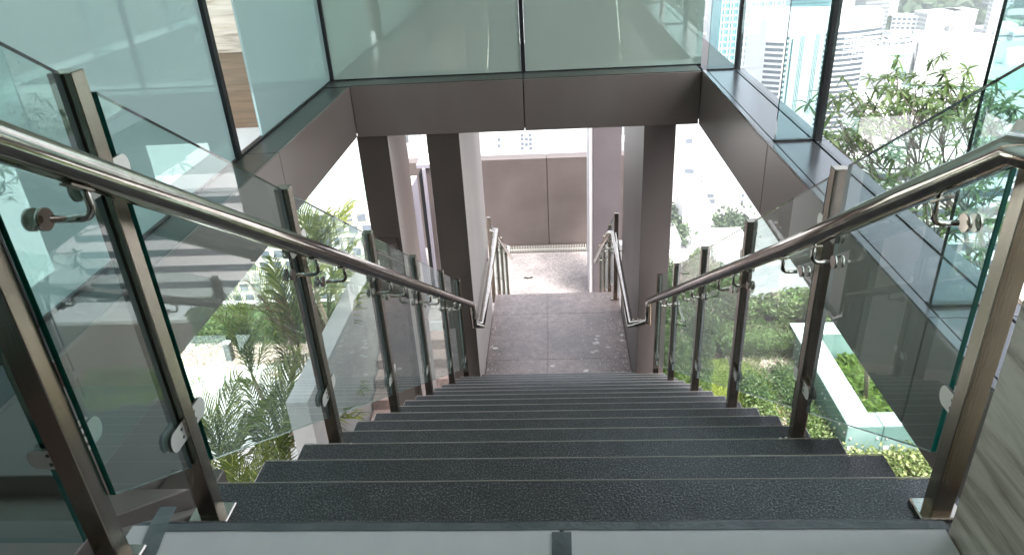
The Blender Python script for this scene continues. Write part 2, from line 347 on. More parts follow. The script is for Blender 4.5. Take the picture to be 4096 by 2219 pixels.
# ---- landing with tiles
def tiles(parent, xs, ys, z, m, gap=0.0014, th=0.03, name="floor_tile"):
    for i in range(len(xs)-1):
        for j in range(len(ys)-1):
            b = MB(); b.box(xs[i]+gap, xs[i+1]-gap, ys[j]+gap, ys[j+1]-gap, z-th, z, m); b.build(name, parent, bevel=0.0015)
clad_j = mat("tile_joint", (0.34, 0.30, 0.28), 0.8)
land = MB().box(-0.81, 0.738, 4.5, 6.79, ZL-0.30, ZL-0.004, clad_j).build("landing", kind='structure')
tiles(land, [-0.808, -0.143, 0.737], [4.74, 5.33, 6.30, 6.81], ZL, land_m)
low = MB().box(-3.4, 1.1, 9.34, 11.948, Z2-0.30, Z2-0.012, offwhite).box(-3.4, -1.0, 11.952, 12.33, Z2-0.30, Z2-0.012, offwhite).box(0.6, 1.1, 11.952, 12.33, Z2-0.30, Z2-0.012, offwhite).build("lower_landing", kind='structure')
tiles(low, [-3.1, -2.05, -1.05, -0.139, 0.74, 1.08], [9.36, 9.57, 10.526, 11.484, 11.94], Z2, tile_m)
tiles(low, [-3.1, -2.05, -1.02], [11.94, 12.33], Z2, tile_m)
tiles(low, [0.60, 1.08], [11.94, 12.33], Z2, tile_m)
# second flight (hidden behind the landing edge, there for any other viewpoint)
st2 = empty("lower_staircase", "second flight of grey granite steps dropping away beyond the far edge of the landing", "staircase", (0, 6.8, ZL))
for k in range(1, 10):
    MB().box(-0.78, 0.72, T*(k-1), T*k, -0.24, 0, land_m).build("tread", st2, (0, 0, -R*k), bevel=0.004)
# side flight coming back towards the camera on the left
st3 = empty("side_staircase", "grey steps on the left coming down towards the camera behind the glass balustrade", "staircase", (-2.1, 9.34, Z2))
for k in range(1, 9):
    MB().box(-0.98, 1.02, -T*k, -T*(k-1)+0.02, -0.24, 0, land_m).build("tread", st3, (0, 0, -R*k), bevel=0.004)

# ---- walls and columns under the opening
def wall(name, boxes, label, cat="wall", m=clad, bevel=0.004):
    r = empty(name, label, cat, (boxes[0][0], boxes[0][2], boxes[0][4]))
    return r
clad_lit = mat("lit_wall_render", (0.56, 0.48, 0.45), 0.5, 0.05, (0.64, 0.565, 0.535), 1.2, 6, stretch=(1, 1, 0.25), bump=0.05, bscale=40)  # same wall render with side light painted into the colour
lw = MB().box(-1.10, -0.815, 4.765, 6.37, -7, -0.505, clad_lit, {'f': clad_dark_shade}).build("landing_wall", bevel=0.004)  # one render: shade painted on the front, light on the other faces
tag(lw, "tall brown wall on the left of the landing, with shade painted on its front and light on its inner side", "wall")
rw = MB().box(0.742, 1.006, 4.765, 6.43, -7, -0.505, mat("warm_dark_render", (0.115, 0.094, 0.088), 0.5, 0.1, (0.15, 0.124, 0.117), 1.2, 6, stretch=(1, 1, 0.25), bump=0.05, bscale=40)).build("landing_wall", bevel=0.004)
tag(rw, "tall brown wall on the right of the landing carrying the lower right handrail", "wall")
c1 = MB().box(-1.70, -1.43, 4.765, 5.50, -7, -0.505, clad_lit, {'f': clad_dark_shade}).build("column", bevel=0.004)  # front colour carries painted shade, the sides painted light
tag(c1, "wide brown column under the left corner of the beam ring beside the palms", "column")
cb = MB().box(-1.66, -1.47, 4.62, 4.775, -4.2, -1.46, clad_dark_shade).build("wall_stub", bevel=0.004)
tag(cb, "short brown wall stub against the foot of the left corner column", "wall")
# far wall with two panels
fw = empty("far_wall", "low purple brown wall of flat panels behind the floor grating at the end of the lower landing", "wall", (-0.5, 12.33, Z2))
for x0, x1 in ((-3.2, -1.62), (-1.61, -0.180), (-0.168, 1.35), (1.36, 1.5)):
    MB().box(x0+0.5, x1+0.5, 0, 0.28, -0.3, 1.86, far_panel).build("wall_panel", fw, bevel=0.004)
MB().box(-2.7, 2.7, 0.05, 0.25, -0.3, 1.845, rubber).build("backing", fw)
# right pier behind the lower rail
pier = MB().box(0.598, 1.05, 9.9, 10.9, -7.2, -0.9, mat("lavender_panel", (0.105, 0.09, 0.098), 0.45, 0.2, (0.13, 0.112, 0.122), 1.6)).build("pier", bevel=0.004)
tag(pier, "smooth lavender grey pier beyond the right end of the landing with a pale edge strip", "pier")
MB().box(0.543, 0.597, 9.93, 10.9, -7.2, -0.9, pale).build("edge_strip", pier)
pw = MB().box(0.79, 1.0, 7.2, 7.35, -6.8, -2.75, pale).build("low_wall", bevel=0.004)
tag(pw, "small bright low wall seen between the newel post and the right landing wall", "wall")
# stepped pale walls beyond the gap on the left
nw = empty("stepped_wall", "stepped pale wall with a dark slot seen through the gap between the two left columns", "wall", (-2.2, 10, Z2))
lav = mat("lavender_render", (0.22, 0.205, 0.245), 0.6, 0, (0.27, 0.25, 0.295), 1.5)
MB().box(-0.28, -0.09, -0.75, 0.0, -1, 2.40, lav, {'t': white_b}).build("wall_block", nw, bevel=0.004)
MB().box(-0.085, -0.022, 0.14, 0.6, -1, 2.39, black_void).build("dark_slot", nw)
MB().box(-0.02, 0.035, 0.12, 0.7, -1, 2.47, lav, {'t': white_b}).build("wall_block", nw, bevel=0.004)
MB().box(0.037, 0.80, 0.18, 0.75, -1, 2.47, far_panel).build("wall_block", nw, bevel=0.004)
MB().box(-0.11, 0.80, 0.14, 0.78, 2.475, 2.54, lav, {'t': white_b}).build("wall_cap", nw, bevel=0.004)
# parapet of the side flight
pp = MB().box(-3.40, -3.12, 5.8, 12.3, -7, -4.10, grey_wall).build("parapet_wall", bevel=0.006)
tag(pp, "thick grey parapet wall with flat top running past the palms on the left", "wall")
pe = MB().box(-3.38, -1.1, 5.9, 6.1, -7.2, -5.35, panel).build("cross_wall", bevel=0.004)
tag(pe, "low brown wall under the left balustrade between the parapet and the landing wall", "wall")
pe2 = MB().box(-3.11, -1.1, 6.1, 9.3, -7.3, -7.0, offwhite).build("side_floor", kind='structure')

# ---- beam ring round the opening
RZ0, RZ1 = -0.510, -0.085
ring = empty("beam_ring", "ring of dark bronze panelled beams framing the stair opening under the glass walls", "beam", (-0.25, 4.75, RZ0))
def rb(name, x0, x1, y0, y1, z0, z1, m, parent=ring, bev=0.003, **k):
    L = Vector(ring.location)
    return MB().box(x0-L.x, x1-L.x, y0-L.y, y1-L.y, z0-L.z, z1-L.z, m, k.get('faces')).build(name, parent, bevel=bev)
XLI, XRI = -1.69, 1.185
for x0, x1 in ((XLI+0.004, -0.259), (-0.250, XRI-0.004)):
    rb("beam_panel", x0, x1, 4.75, 4.99, RZ0, RZ1, panel)
    rb("sill_strip", x0, x1, 4.765, 5.0, RZ1, RZ1+0.006, sill_dark, bev=0)
rb("sill_strip", -1.905, XLI+0.003, 4.752, 5.0, RZ1-0.3, RZ1+0.004, sill_dark, bev=0)
rb("backing", XLI, XRI, 4.77, 5.05, RZ0+0.02, RZ1-0.01, rubber, bev=0)
for y0, y1 in ((-2.0, 0.75), (0.756, 3.0), (3.006, 4.75)):
    rb("beam_panel", XLI-0.02, XLI, y0, y1, RZ0, RZ1, panel)
    rb("sill_strip", XLI-0.21, XLI-0.021, y0, y1, RZ1-0.05, RZ1-0.001, sill_dark)
rb("backing", XLI-0.2, XLI-0.022, -2.0, 4.9, RZ0+0.01, RZ1-0.055, clad_dark_shade, bev=0)
for y0, y1 in ((-2.0, 0.90), (0.906, 2.81), (2.816, 4.75)):
    rb("beam_panel", XRI, XRI+0.02, y0, y1, RZ0, RZ1, panel)
    rb("sill_strip", XRI+0.001, 1.218, y0, y1, RZ1+0.001, RZ1+0.012, panel_top, bev=0.001)
    rb("sill_panel", 1.226, 1.432, y0, y1, RZ1+0.001, RZ1+0.009, panel_top, bev=0.001)
    rb("sill_strip", 1.442, 1.51, y0, y1, RZ1+0.001, RZ1+0.011, panel_top, bev=0.001)
rb("backing", XRI+0.022, 1.50, -2.0, 5.0, RZ0+0.01, RZ1-0.001, rubber, bev=0)
rb("beam_panel", XLI+0.003, -1.235, 0.22, 0.62, -1.15, RZ1, panel)
rb("beam_panel", -1.23, -1.06, 0.30, 0.50, -1.15, -0.32, panel)
# ---- slab over the landing
sl = MB().box(-1.9, 1.5, 5.02, 6.5, -0.50, -0.1, clad_dark_shade).build("floor_slab", kind='structure')

# ---- left glass wall
TOP = 5.2
lg = empty("left_glass_wall", "tall teal back painted glass wall on the left with a narrow clear strip", "glass wall", (-1.9, 2.5, RZ1))
def lgb(name, y0, y1, x0, x1, z0, z1, m, bev=0):
    return MB().box(x0+1.9, x1+1.9, y0-2.5, y1-2.5, z0-RZ1, z1-RZ1, m).build(name, lg, bevel=bev)
for y0, y1 in ((-3.0, 0.99), (1.01, 2.885), (3.35, 5.0)):
    lgb("glass_pane", y0, y1, -1.93, -1.915, RZ1, TOP, teal_pane)
lgb("glass_pane", 2.955, 3.345, -1.93, -1.92, RZ1, TOP, clear_m)
lgb("mullion", 2.887, 2.915, -1.96, -1.893, RZ1, TOP, rubber)
lgb("mullion", 2.927, 2.952, -1.96, -1.90, RZ1, TOP, rubber)
lgb("mullion", 0.992, 1.008, -1.93, -1.911, RZ1, TOP, rubber)
lgb("gasket", -3.0, 5.0, -1.935, -1.90, RZ1-0.012, RZ1+0.012, rubber)
lgb("interior_wall", 4.0, 4.05, -4.5, -1.94, -0.2, 0.36, woodin)
lgb("interior_wall", 3.97, 4.05, -4.5, -1.94, 0.36, 0.52, marble_m)
lgb("interior_wall", 4.0, 4.05, -4.5, -1.94, 0.52, TOP, marble_m)
lgb("interior_floor", 1.5, 4.0, -4.5, -1.94, -0.21, -0.19, ceilm)

# ---- front glass wall
fg = empty("front_glass_wall", "green tinted reflective glass wall straight ahead above the front beam", "glass wall", (-0.25, 5.0, RZ1))
def fgb(name, x0, x1, y0, y1, z0, z1, m, bev=0):
    return MB().box(x0+0.25, x1+0.25, y0-5.0, y1-5.0, z0-RZ1, z1-RZ1, m).build(name, fg, bevel=bev)
fgb("glass_pane", -1.905, -0.275, 5.0, 5.015, RZ1, TOP, olive_pane)
fgb("glass_pane", -0.235, 1.222, 5.0, 5.015, RZ1, TOP, olive_pane)
fgb("mullion", -0.272, -0.238, 4.985, 5.02, RZ1, TOP, rubber)
fgb("mullion", -1.912, -1.885, 4.98, 5.02, RZ1, TOP, rubber)
fgb("gasket", -1.88, 1.22, 4.988, 5.02, RZ1-0.005, RZ1+0.014, rubber)
# ---- right facade: glass fins and clear panes
rf = empty("right_glass_facade", "clear glass facade with teal glass fins standing on the right sill", "glass facade", (1.33, 2.8, RZ1))
def rfb(name, x0, x1, y0, y1, z0, z1, m, faces=None):
    return MB().box(x0-1.33, x1-1.33, y0-2.8, y1-2.8, z0-RZ1, z1-RZ1, m, faces).build(name, rf)
for y in (4.75, 2.83, 0.98, -0.9):
    rfb("glass_fin", 1.226, 1.436, y-0.009, y+0.009, RZ1+0.012, TOP, fin_m, {'l': edge_dark, 'r': rubber})
    rfb("mullion", 1.438, 1.478, y-0.024, y+0.024, RZ1+0.012, TOP, rubber)
    rfb("gasket", 1.22, 1.44, y-0.014, y+0.014, RZ1+0.0095, RZ1+0.02, rubber)
for y0, y1 in ((2.85, 4.73), (1.0, 2.81), (-0.88, 0.96), (-3, -0.92)):
    rfb("glass_pane", 1.450, 1.462, y0, y1, RZ1+0.012, TOP, clear_m, {'f': rubber, 'k': rubber})
# ---- ceiling, added dark back wall, marble wall
MB().box(-1.93, 4.4, -6.5, 5.02, TOP, TOP+0.3, ceilm).build("ceiling_sun_block", kind='structure')  # unseen; stretched out past the right facade to keep sun off the stairs
MB().box(-3.2, 1.9, -3.3, -3.1, -0.5, TOP, mat("unseen_back_wall_dark", (0.10, 0.10, 0.10), 0.7)).build("unseen_back_wall", kind='structure')  # unseen wall added dark so the steel facing it reflects dark
mw = empty("marble_wall", "veined beige travertine wall end at the bottom right beside the top of the stairs", "wall", (0.99, -0.05, 0))
for i, (y0, y1) in enumerate(((-1.1, -0.0), (-2.3, -1.104), (-3.6, -2.304), (-4.95, -3.604))):
    for z0, z1 in ((-0.3, 1.2), (1.204, 2.4), (2.404, TOP)):
        MB().box(-0.21, 0.21, y0, y1, z0, z1, marble_m).build("stone_panel", mw, bevel=0.003)
# sloping bronze end piece beyond the left of the first step
ed_ = MB().box(0.925, 0.985, -0.0008, 0.012, -0.18, 1.25, steel).build("edge_trim", bevel=0.002)
tag(ed_, "thin vertical steel trim between the top right post and the stone wall", "trim")
be = MB().prism([(-0.30, 0.02), (-0.02, 0.005), (0.30, -0.21), (0.30, -0.5), (-0.30, -0.5)], 0, -1.68, -1.05, panel).prism([(-0.30, -0.02), (-0.02, -0.03), (0.30, -0.28), (0.30, -0.5), (-0.30, -0.5)], 0, -1.05, -0.985, clad).build("beam_end_cladding", bevel=0.003)
tag(be, "sloping purple brown cladding at the bottom left beside the first step", "cladding")

# ================================================================== BALUSTRADES
PY = [0.1825+0.9*i for i in range(6)]      # post centres
PS = 0.0215
def top_line(y): return 1.053-0.6303*y
def bot_line(y): return 0.097-0.6303*y
def post(parent, x, y, z, h=1.140, rot=0, plate=True, clamps=(), side=1, lab=None, name="post"):
    """square steel post; local origin at base"""
    b = MB(); b.box(-0.0245, 0.0245, -PS, PS, 0, h, steel)
    p = b.build(name, parent, (x, y, z), bevel=0.002)
    if plate:
        q = MB(); q.box(-0.052, 0.052, -0.035, 0.035, 0, 0.012, polished); q.build("base_plate", p, (0, 0, 0.0005), bevel=0.003)
    for (dy, dz) in clamps:
        clamp(p, dy, dz)
    return p
def dshape(cx, cz, w, h, sgn, n=8):
    """half round plate outline in (y,z): straight side at cx, round end away"""
    pts = [(cx, cz-h/2)]
    r = h/2
    pts.append((cx+sgn*(w-r*0.8), cz-h/2))
    for i in range(1, n):
        a = -math.pi/2+math.pi*i/n
        pts.append((cx+sgn*(w-r*0.8+r*0.8*math.cos(a)), cz+r*math.sin(a)))
    pts.append((cx+sgn*(w-r*0.8), cz+h/2)); pts.append((cx, cz+h/2))
    return pts
def clamp(parent, sgn, dz):
    c = MB()
    pts = dshape(sgn*PS, dz, 0.066, 0.052, sgn)
    if sgn < 0: pts = pts[::-1]
    c.prism(pts, 0, 0.0075, 0.0145, satin, screwm)
    c.prism(pts, 0, -0.0145, -0.0075, satin, screwm)
    for s0 in (-1, 1):
        for zz in (-0.011, 0.011):
            yy = sgn*(PS+0.012)
            x0 = s0*0.0145; x1 = s0*0.0158
            circ = [(yy+0.0042*math.cos(a*math.pi/4), dz+zz+0.0042*math.sin(a*math.pi/4)) for a in range(8)]
            c.prism(circ, 0, min(x0, x1), max(x0, x1), screwm)
    c.build("clamp", parent, bevel=0)
def pane(parent, x, y0, y1, ztop=None, zbot=None, th=0.0065, name="glass_pane", near=None):
    pts = [(y0, bot_line(y0)), (y1, bot_line(y1)), (y1, top_line(y1)), (y0, top_line(y0))] if ztop is None else [(y0, zbot), (y1, zbot), (y1, ztop), (y0, ztop)]
    b = MB(); b.prism(pts, 0, x-th, x+th, pane_m, [edge_pale, edge_pale, edge_dark, near or edge_teal])
    L = parent.location
    for i in range(len(b.v)): pass
    b.v = [(v[0]-L.x, v[1]-L.y, v[2]-L.z) for v in b.v]
    return b.build(name, parent)
def stair_balustrade(x, label, first):
    base = empty("glass_balustrade", label, "balustrade", (x, PY[0], -R))
    for i in range(6):
        if i == 5: yy = 4.60-0.03
        else: yy = PY[i]
        zb = -R*(1+3*i) if i < 5 else -R*16
        h = 1.14 if i < 5 else 1.14-(4.57-PY[5])*0
        pz = zb
        top = top_line(yy-PS)
        cl = [(1, top-pz-0.21), (1, top-pz-0.84)] if i == 0 else [(-1, top-pz-0.21), (1, top-pz-0.21), (-1, top-pz-0.84), (1, top-pz-0.84)]
        if i == 0 and x < 0: cl += [(-1, top-pz-0.21), (-1, top-pz-0.84)]
        if i == 5: cl = [c for c in cl if c[0] < 0]
        post(base, 0, yy-PY[0], pz+R, top-pz, clamps=cl)
        if i < 5:
            y1 = PY[i+1]-(0.028 if x < 0 else 0.07) if i < 4 else 4.52
            pane(base, x, yy+(0.065 if x < 0 else 0.072), y1, near=edge_teal if i < (3 if x < 0 else 1) else edge_dark)
    return base
balL = stair_balustrade(-0.9265, "left stair balustrade of six steel posts and sloping glass panes beside the palms", True)
balR = stair_balustrade(0.902, "right stair balustrade of six steel posts and sloping glass panes beside the shrubs", True)
# extra short pane and corner post at the top left
pane(balL, -0.9265, -0.103, PY[0]-PS-0.006)
post(balL, -0.957+0.9265, -0.128-PY[0], R, 1.14, clamps=[(1, 0.93), (1, 0.30)])
# lateral pane left of the corner post
lat = empty("side_glass_panel", "wide glass panel at the bottom left corner turning away from the corner post", "glass panel", (-1.4, -0.128, 0.0))
b = MB(); b.prism([(-0.5, 0.06), (0.395, 0.06), (0.395, 1.06), (-0.5, 1.06)], 1, -0.0065, 0.0065, pane_m, [edge_pale, edge_teal, edge_dark, edge_dark]); b.build("glass_pane", lat)
for dz in (0.29, 0.92):
    c = MB()
    pts = dshape(0.422, dz, 0.056, 0.046, -1)[::-1]
    for a0, a1 in ((0.0075, 0.0145), (-0.0145, -0.0075)): c.prism(pts, 1, a0, a1, satin, screwm)
    for zz in (-0.011, 0.011):
        circ = [(0.41+0.0042*math.cos(a*math.pi/4), dz+zz+0.0042*math.sin(a*math.pi/4)) for a in range(8)]
        c.prism(circ, 1, -0.0158, -0.0145, screwm)
    c.build("clamp", lat)

# ---- handrails
RR = 0.031
def handrail(name, label, pts, brackets, r=RR):
    base = empty(name, label, "handrail", pts[0])
    L = Vector(pts[0])
    MB().tube([Vector(p)-L for p in pts], r, polished, 24).build("rail", base)
    for (dpos, rp) in brackets:      # disc centre, point on rail axis
        dp = Vector(dpos)-L; rp = Vector(rp)-L
        out = (rp-dp); out.z = 0; out.normalize()
        m = MB()
        corner = Vector((rp.x, rp.y, dp.z)); c1_ = corner-out*0.022; 
        arc = [dp+out*0.010]
        for a in range(0, 5):
            t = a/4*math.pi/2
            arc.append(c1_+out*0.022*math.sin(t)+Vector((0, 0, 0.022*(1-math.cos(t)))))
        arc.append(Vector((rp.x, rp.y, rp.z-r*0.6)))
        m.tube(arc, 0.0072, polished, 12)
        bo = m.build("bracket", base)
        d = MB(); d.tube([dp-out*0.0095, dp-out*0.001], 0.021, polished, 24); d.tube([dp-out*0.033, dp-out*0.0235], 0.021, polished, 24)
        d.build("flange", bo)
        # saddle plate under the tube
        tdir = Vector((0, 1, -0.6303)).normalized() if abs(dp.z-rp.z) < 0.2 and name == "stair_handrail" else Vector((0, 1, 0))
        s = MB(); u = Vector((1, 0, 0)); c = Vector((rp.x, rp.y, rp.z))-tdir.cross(u).normalized()*(-1)*0
        nrm = u.cross(tdir).normalized()
        if nrm.z > 0: nrm = -nrm
        c = rp+nrm*(r-0.001)
        q = [c-tdir*0.03-u*0.011, c+tdir*0.03-u*0.011, c+tdir*0.03+u*0.011, c-tdir*0.03+u*0.011]
        q2 = [v+nrm*0.004 for v in q]
        s.add(q+q2, [[0,1,2,3],[7,6,5,4],[0,4,5,1],[1,5,6,2],[2,6,7,3],[3,7,4,0]], steel); s.build("saddle", bo)
    return base
def zl(y): return 0.812-0.6303*y
def zr(y): return 0.801-0.6303*y+max(0, (1.2-y))*0.018
XL, XR_ = -0.822, 0.815
br = [((-0.9265+0.0165, y, zl(y)-0.090), (XL, y, zl(y))) for y in [-0.02]+[PY[i]+d for i in range(5) for d in (0.165, 0.80) if not (i == 0 and d < 0.2)] if y < 4.5]
br = br[:1]+br[1:]
handrail("stair_handrail", "polished steel handrail running down the left balustrade", [(XL, -1.6, 0.936), (XL, -0.196, 0.936), (XL, 4.62, zl(4.62)), (XL+0.012, 4.63, -2.335), (-0.745, 4.645, -2.345), (-0.745, 6.86, -2.352), (-0.80, 6.87, -2.352), (-0.80, 9.9, -2.352-3.04*0.6303+0.05)],
         br+[((-0.806, y, -2.42), (-0.745, y, -2.349)) for y in (4.95, 6.2)]+[((-0.90, y, -2.352-(y-6.87)*0.6303-0.078+0.02), (-0.80, y, -2.352-(y-6.87)*0.6303+0.02)) for y in (7.0, 7.4, 7.9, 8.4)])
br = [((0.897-0.0165, y, zr(y)-0.090), (XR_, y, zr(y))) for y in [PY[i]+d for i in range(5) for d in (0.155, 0.79)] if y < 4.5]
handrail("stair_handrail", "polished steel handrail running down the right balustrade", [(XR_+0.03, -0.045, 0.765), (XR_, 0.129, 0.750), (XR_, 1.2, zr(1.2)+0.006), (XR_, 4.60, zr(4.60)), (XR_+0.008, 4.63, -2.345), (0.650, 4.60, -2.345), (0.645, 6.45, -2.245), (0.60, 6.47, -2.25), (0.60, 9.2, -2.25-2.73*0.6303)],
         br+[((0.736, y, -2.40), (0.65, y, -2.345+(y-4.6)*0.054)) for y in (4.78, 6.3)]+[((0.69, y, -2.25-(y-6.47)*0.6303-0.09), (0.60, y, -2.25-(y-6.47)*0.6303)) for y in (6.6, 7.15, 7.45, 8.4)])
# lower flight balustrades
for xs, lab in ((-0.845, "lower left balustrade of thin steel posts beyond the landing"), (0.69, "lower right balustrade of steel posts and glass beyond the landing")):
    bb = empty("glass_balustrade", lab, "balustrade", (xs, 6.62, ZL))
    ys = [6.62, 7.52, 8.42, 9.30] if xs > 0 else [6.95, 7.75, 8.5, 9.3]
    for i, yy in enumerate(ys):
        zb = ZL if (i == 0 and xs > 0) else ZL-R*math.ceil((yy-6.81)/T)
        tp = -2.065 if (i == 0 and xs > 0) else (-2.03-0.63*(yy-6.62) if xs > 0 else -2.08-0.63*(yy-6.75))
        post(bb, 0, yy-6.62, zb-ZL, tp-zb, plate=(i == 0 and xs > 0), clamps=[(1, 0.25)])
        if i < 3:
            y0, y1 = yy+0.04, ys[i+1]-0.03
            s = lambda y, c: c-0.63*(y-6.75)-ZL
            g = MB(); g.prism([(y0-6.62, s(y0, -3.05)), (y1-6.62, s(y1, -3.05)), (y1-6.62, s(y1, -2.12)), (y0-6.62, s(y0, -2.12))], 0, -0.0065, 0.0065, pane_m, edge_dark); g.build("glass_pane", bb)

# ================================================================== SMALL THINGS ON THE STAIRS
# floor grating
gr = empty("floor_grating", "long steel bar grating set in the floor along the foot of the far wall", "grating", (-0.2, 12.14, Z2))
g = MB(); gx0, gx1, gy0, gy1 = -0.79, 0.78, -0.185, 0.16
g.box(gx0, gx1, gy0, gy0+0.010, -0.03, 0.004, steel); g.box(gx0, gx1, gy1-0.010, gy1, -0.03, 0.004, steel)
g.box(gx0, gx0+0.012, gy0+0.012, gy1-0.012, -0.03, 0.004, satin); g.box(gx1-0.012, gx1, gy0+0.012, gy1-0.012, -0.03, 0.004, satin); g.build("frame", gr)
MB().box(gx0, gx1, -0.01, 0.0, -0.03, -0.006, satin).build("cross_bar", gr)
me = None
for i in range(1, 46):
    x = gx0+0.012+i*(gx1-gx0-0.024)/46
    if me is None: o = MB().box(-0.005, 0.005, gy0+0.010, gy1-0.010, -0.006, 0.003, satin).build("bar", gr, (x, 0, 0)); me = o.data
    else: inst("bar", me, gr, (x, 0, 0))
MB().box(gx0, gx1, gy0, gy1, -0.25, -0.10, black_void).build("drain_bed", gr)
# plaster chips and dust on the landing
def chip(b, x, y, z, s):
    n = rnd.randint(5, 8); a0 = rnd.random()*6; pts = []
    for i in range(n):
        a = a0+2*math.pi*i/n; r = s*(0.5+0.6*rnd.random()); pts.append((x+r*math.cos(a)*1.2, y+r*math.sin(a)))
    b.prism(pts, 2, z+0.0004, z+0.0016, chipm)
big = [(1700, 858), (1690, 812), (1722, 773), (2020, 760), (2018, 833), (1850, 915), (1655, 978), (1152, 1155), (1690, 962), (1570, 1210), (420, 928)]
FL = ["largest pale plaster flake on the right half of the landing", "round pale plaster flake just beyond the largest one", "small square plaster flake farthest along the middle right of the landing",
      "flat plaster flake lying against the foot of the right landing wall", "oval plaster flake second closest to the right landing wall", "broad plaster flake between the largest flake and the right wall", "long thin plaster flake nearer the camera than the largest one",
      "lone oval plaster flake near the centre seam of the landing", "tiny plaster flake beside the long thin one", "small plaster flake close to the last step on the right", "single plaster flake near the left landing wall"]
for i, (x, y) in enumerate(big):
    p = onZ(1850+x/3.1725, 1100+y/3.1725, ZL); b = MB(); chip(b, 0, 0, 0, 0.032 if i != 0 else 0.046)
    o = b.build("plaster_chip", None, (p.x, p.y, ZL)); tag(o, FL[i], "plaster flake", "plaster flakes on the landing")
b = MB()
for i in range(520):
    u = rnd.random()
    if u < 0.72: x = 0.73-abs(rnd.gauss(0, 0.22)); y = 4.85+rnd.random()*1.3
    elif u < 0.88: x = -0.80+abs(rnd.gauss(0, 0.05)); y = 4.8+rnd.random()*1.4
    else: x = rnd.uniform(-0.78, 0.7); y = rnd.uniform(4.8, 6.7)
    if x > 0.73 or x < -0.8: continue
    chip(b, x, y, ZL, rnd.choice([0.003, 0.004, 0.006, 0.009]))
b.build("plaster_dust", label="fine white plaster crumbs scattered over the landing floor", cat="debris", kind="stuff")
lf = MB(); p = onZ(2112, 1110, Z2)
for i in range(5): chip(lf, rnd.uniform(-.08, .08), rnd.uniform(-.03, .03), 0, 0.04)
lf.mats = [mat("dark_stain", (0.06, 0.05, 0.05), 0.8)]
tag(lf.build("dark_rag", None, (p.x, p.y, Z2)), "small dark scrap lying on the pale tiles of the lower landing", "scrap")
# protective boards and tape on the upper floor
bL = MB().prism([(-0.975, -0.030), (-0.945, -0.9), (-0.02, -0.9), (-0.02, -0.030)], 2, -0.020, 0.0, boardm).build("cover_board", bevel=0.002)
tag(bL, "white protective board covering the floor at the bottom left of the stairs", "board")
bR = MB().prism([(-0.012, -0.030), (-0.012, -0.9), (0.745, -0.9), (0.775, -0.030)], 2, -0.020, 0.0, boardm).build("cover_board", bevel=0.002)
tag(bR, "white protective board covering the floor at the bottom centre and right", "board")
def strip(pts, w, z, label):
    b = MB(); n = len(pts); vsL = []; vsR = []
    for i, p in enumerate(pts):
        d = Vector(pts[min(i+1, n-1)])-Vector(pts[max(i-1, 0)]); nn = Vector((-d.y, d.x, 0)).normalized()
        ww = w*(1+rnd.uniform(-0.04, 0.04))
        zz = z+(p[2] if len(p) > 2 else 0)
        vsL.append((p[0]+nn.x*ww/2, p[1]+nn.y*ww/2, zz)); vsR.append((p[0]-nn.x*ww/2, p[1]-nn.y*ww/2, zz))
    for i in range(n-1):
        b.quad([vsR[i], vsR[i+1], vsL[i+1], vsL[i]], tape)
        b.quad([tuple(Vector(v)+Vector((0, 0, -0.001))) for v in (vsL[i], vsL[i+1], vsR[i+1], vsR[i])], tape)
    o = b.build("tape_strip"); tag(o, label, "tape"); return o
xs = [-0.90+i*0.08 for i in range(22)]
strip([(x if x < 0.79 else 0.79, -0.0385+rnd.uniform(-0.0012, 0.0012), 0) for x in xs], 0.021, 0.0016, "long grey tape strip along the front edge of the white floor boards")
strip([(-0.016, -0.9, 0), (-0.015, -0.5, 0), (-0.017, -0.2, 0), (-0.016, -0.056, 0)], 0.042, 0.0028, "grey tape strip over the seam between the two white boards")
strip([(-0.885, -0.20, 0), (-0.900, -0.10, 0), (-0.912, -0.03, 0.001), (-0.918, 0.0, -0.004), (-0.920, 0.028, -0.006)], 0.040, 0.0028, "torn grey tape strip sticking out past the left board towards the first post")

# ================================================================== FOLIAGE HELPERS
def leafcloud(name, centers, size, m, aspect=0.4, up=0.6, fold=0.25, parent=None, loc=(0,0,0), jitter=0.35, normals=None, rs=nr, **tags):
    """centers Nx3 array; every leaf is a folded diamond (2 quads worth of triangles)"""
    N = len(centers); c = np.asarray(centers, float)
    nrm = rs.normal(size=(N, 3)); nrm /= np.linalg.norm(nrm, axis=1)[:, None]
    nrm = nrm*(1-up)+np.array([0, 0, 1])*up
    if normals is not None: nrm = nrm*0.5+normals*0.7
    nrm /= np.linalg.norm(nrm, axis=1)[:, None]
    t = rs.normal(size=(N, 3)); t -= (t*nrm).sum(1)[:, None]*nrm; t /= np.linalg.norm(t, axis=1)[:, None]
    s = np.cross(nrm, t); L = size*(1+jitter*(rs.rand(N)*2-1))[:, None]
    a = c-t*L*0.5; b_ = c+t*L*0.5-nrm*L*0.12; l = c+s*L*aspect*0.5+nrm*L*fold*0.3; r_ = c-s*L*aspect*0.5+nrm*L*fold*0.3
    V = np.stack([a, l, b_, r_], 1).reshape(-1, 3); i = np.arange(N)*4
    Fc = np.concatenate([np.stack([i, i+3, i+2], 1), np.stack([i, i+2, i+1], 1)])
    me = rawmesh(name, V, Fc, m); o = D.objects.new(name, me); COL.objects.link(o); o.parent = parent; o.location = loc
    tag(o, **tags); return o
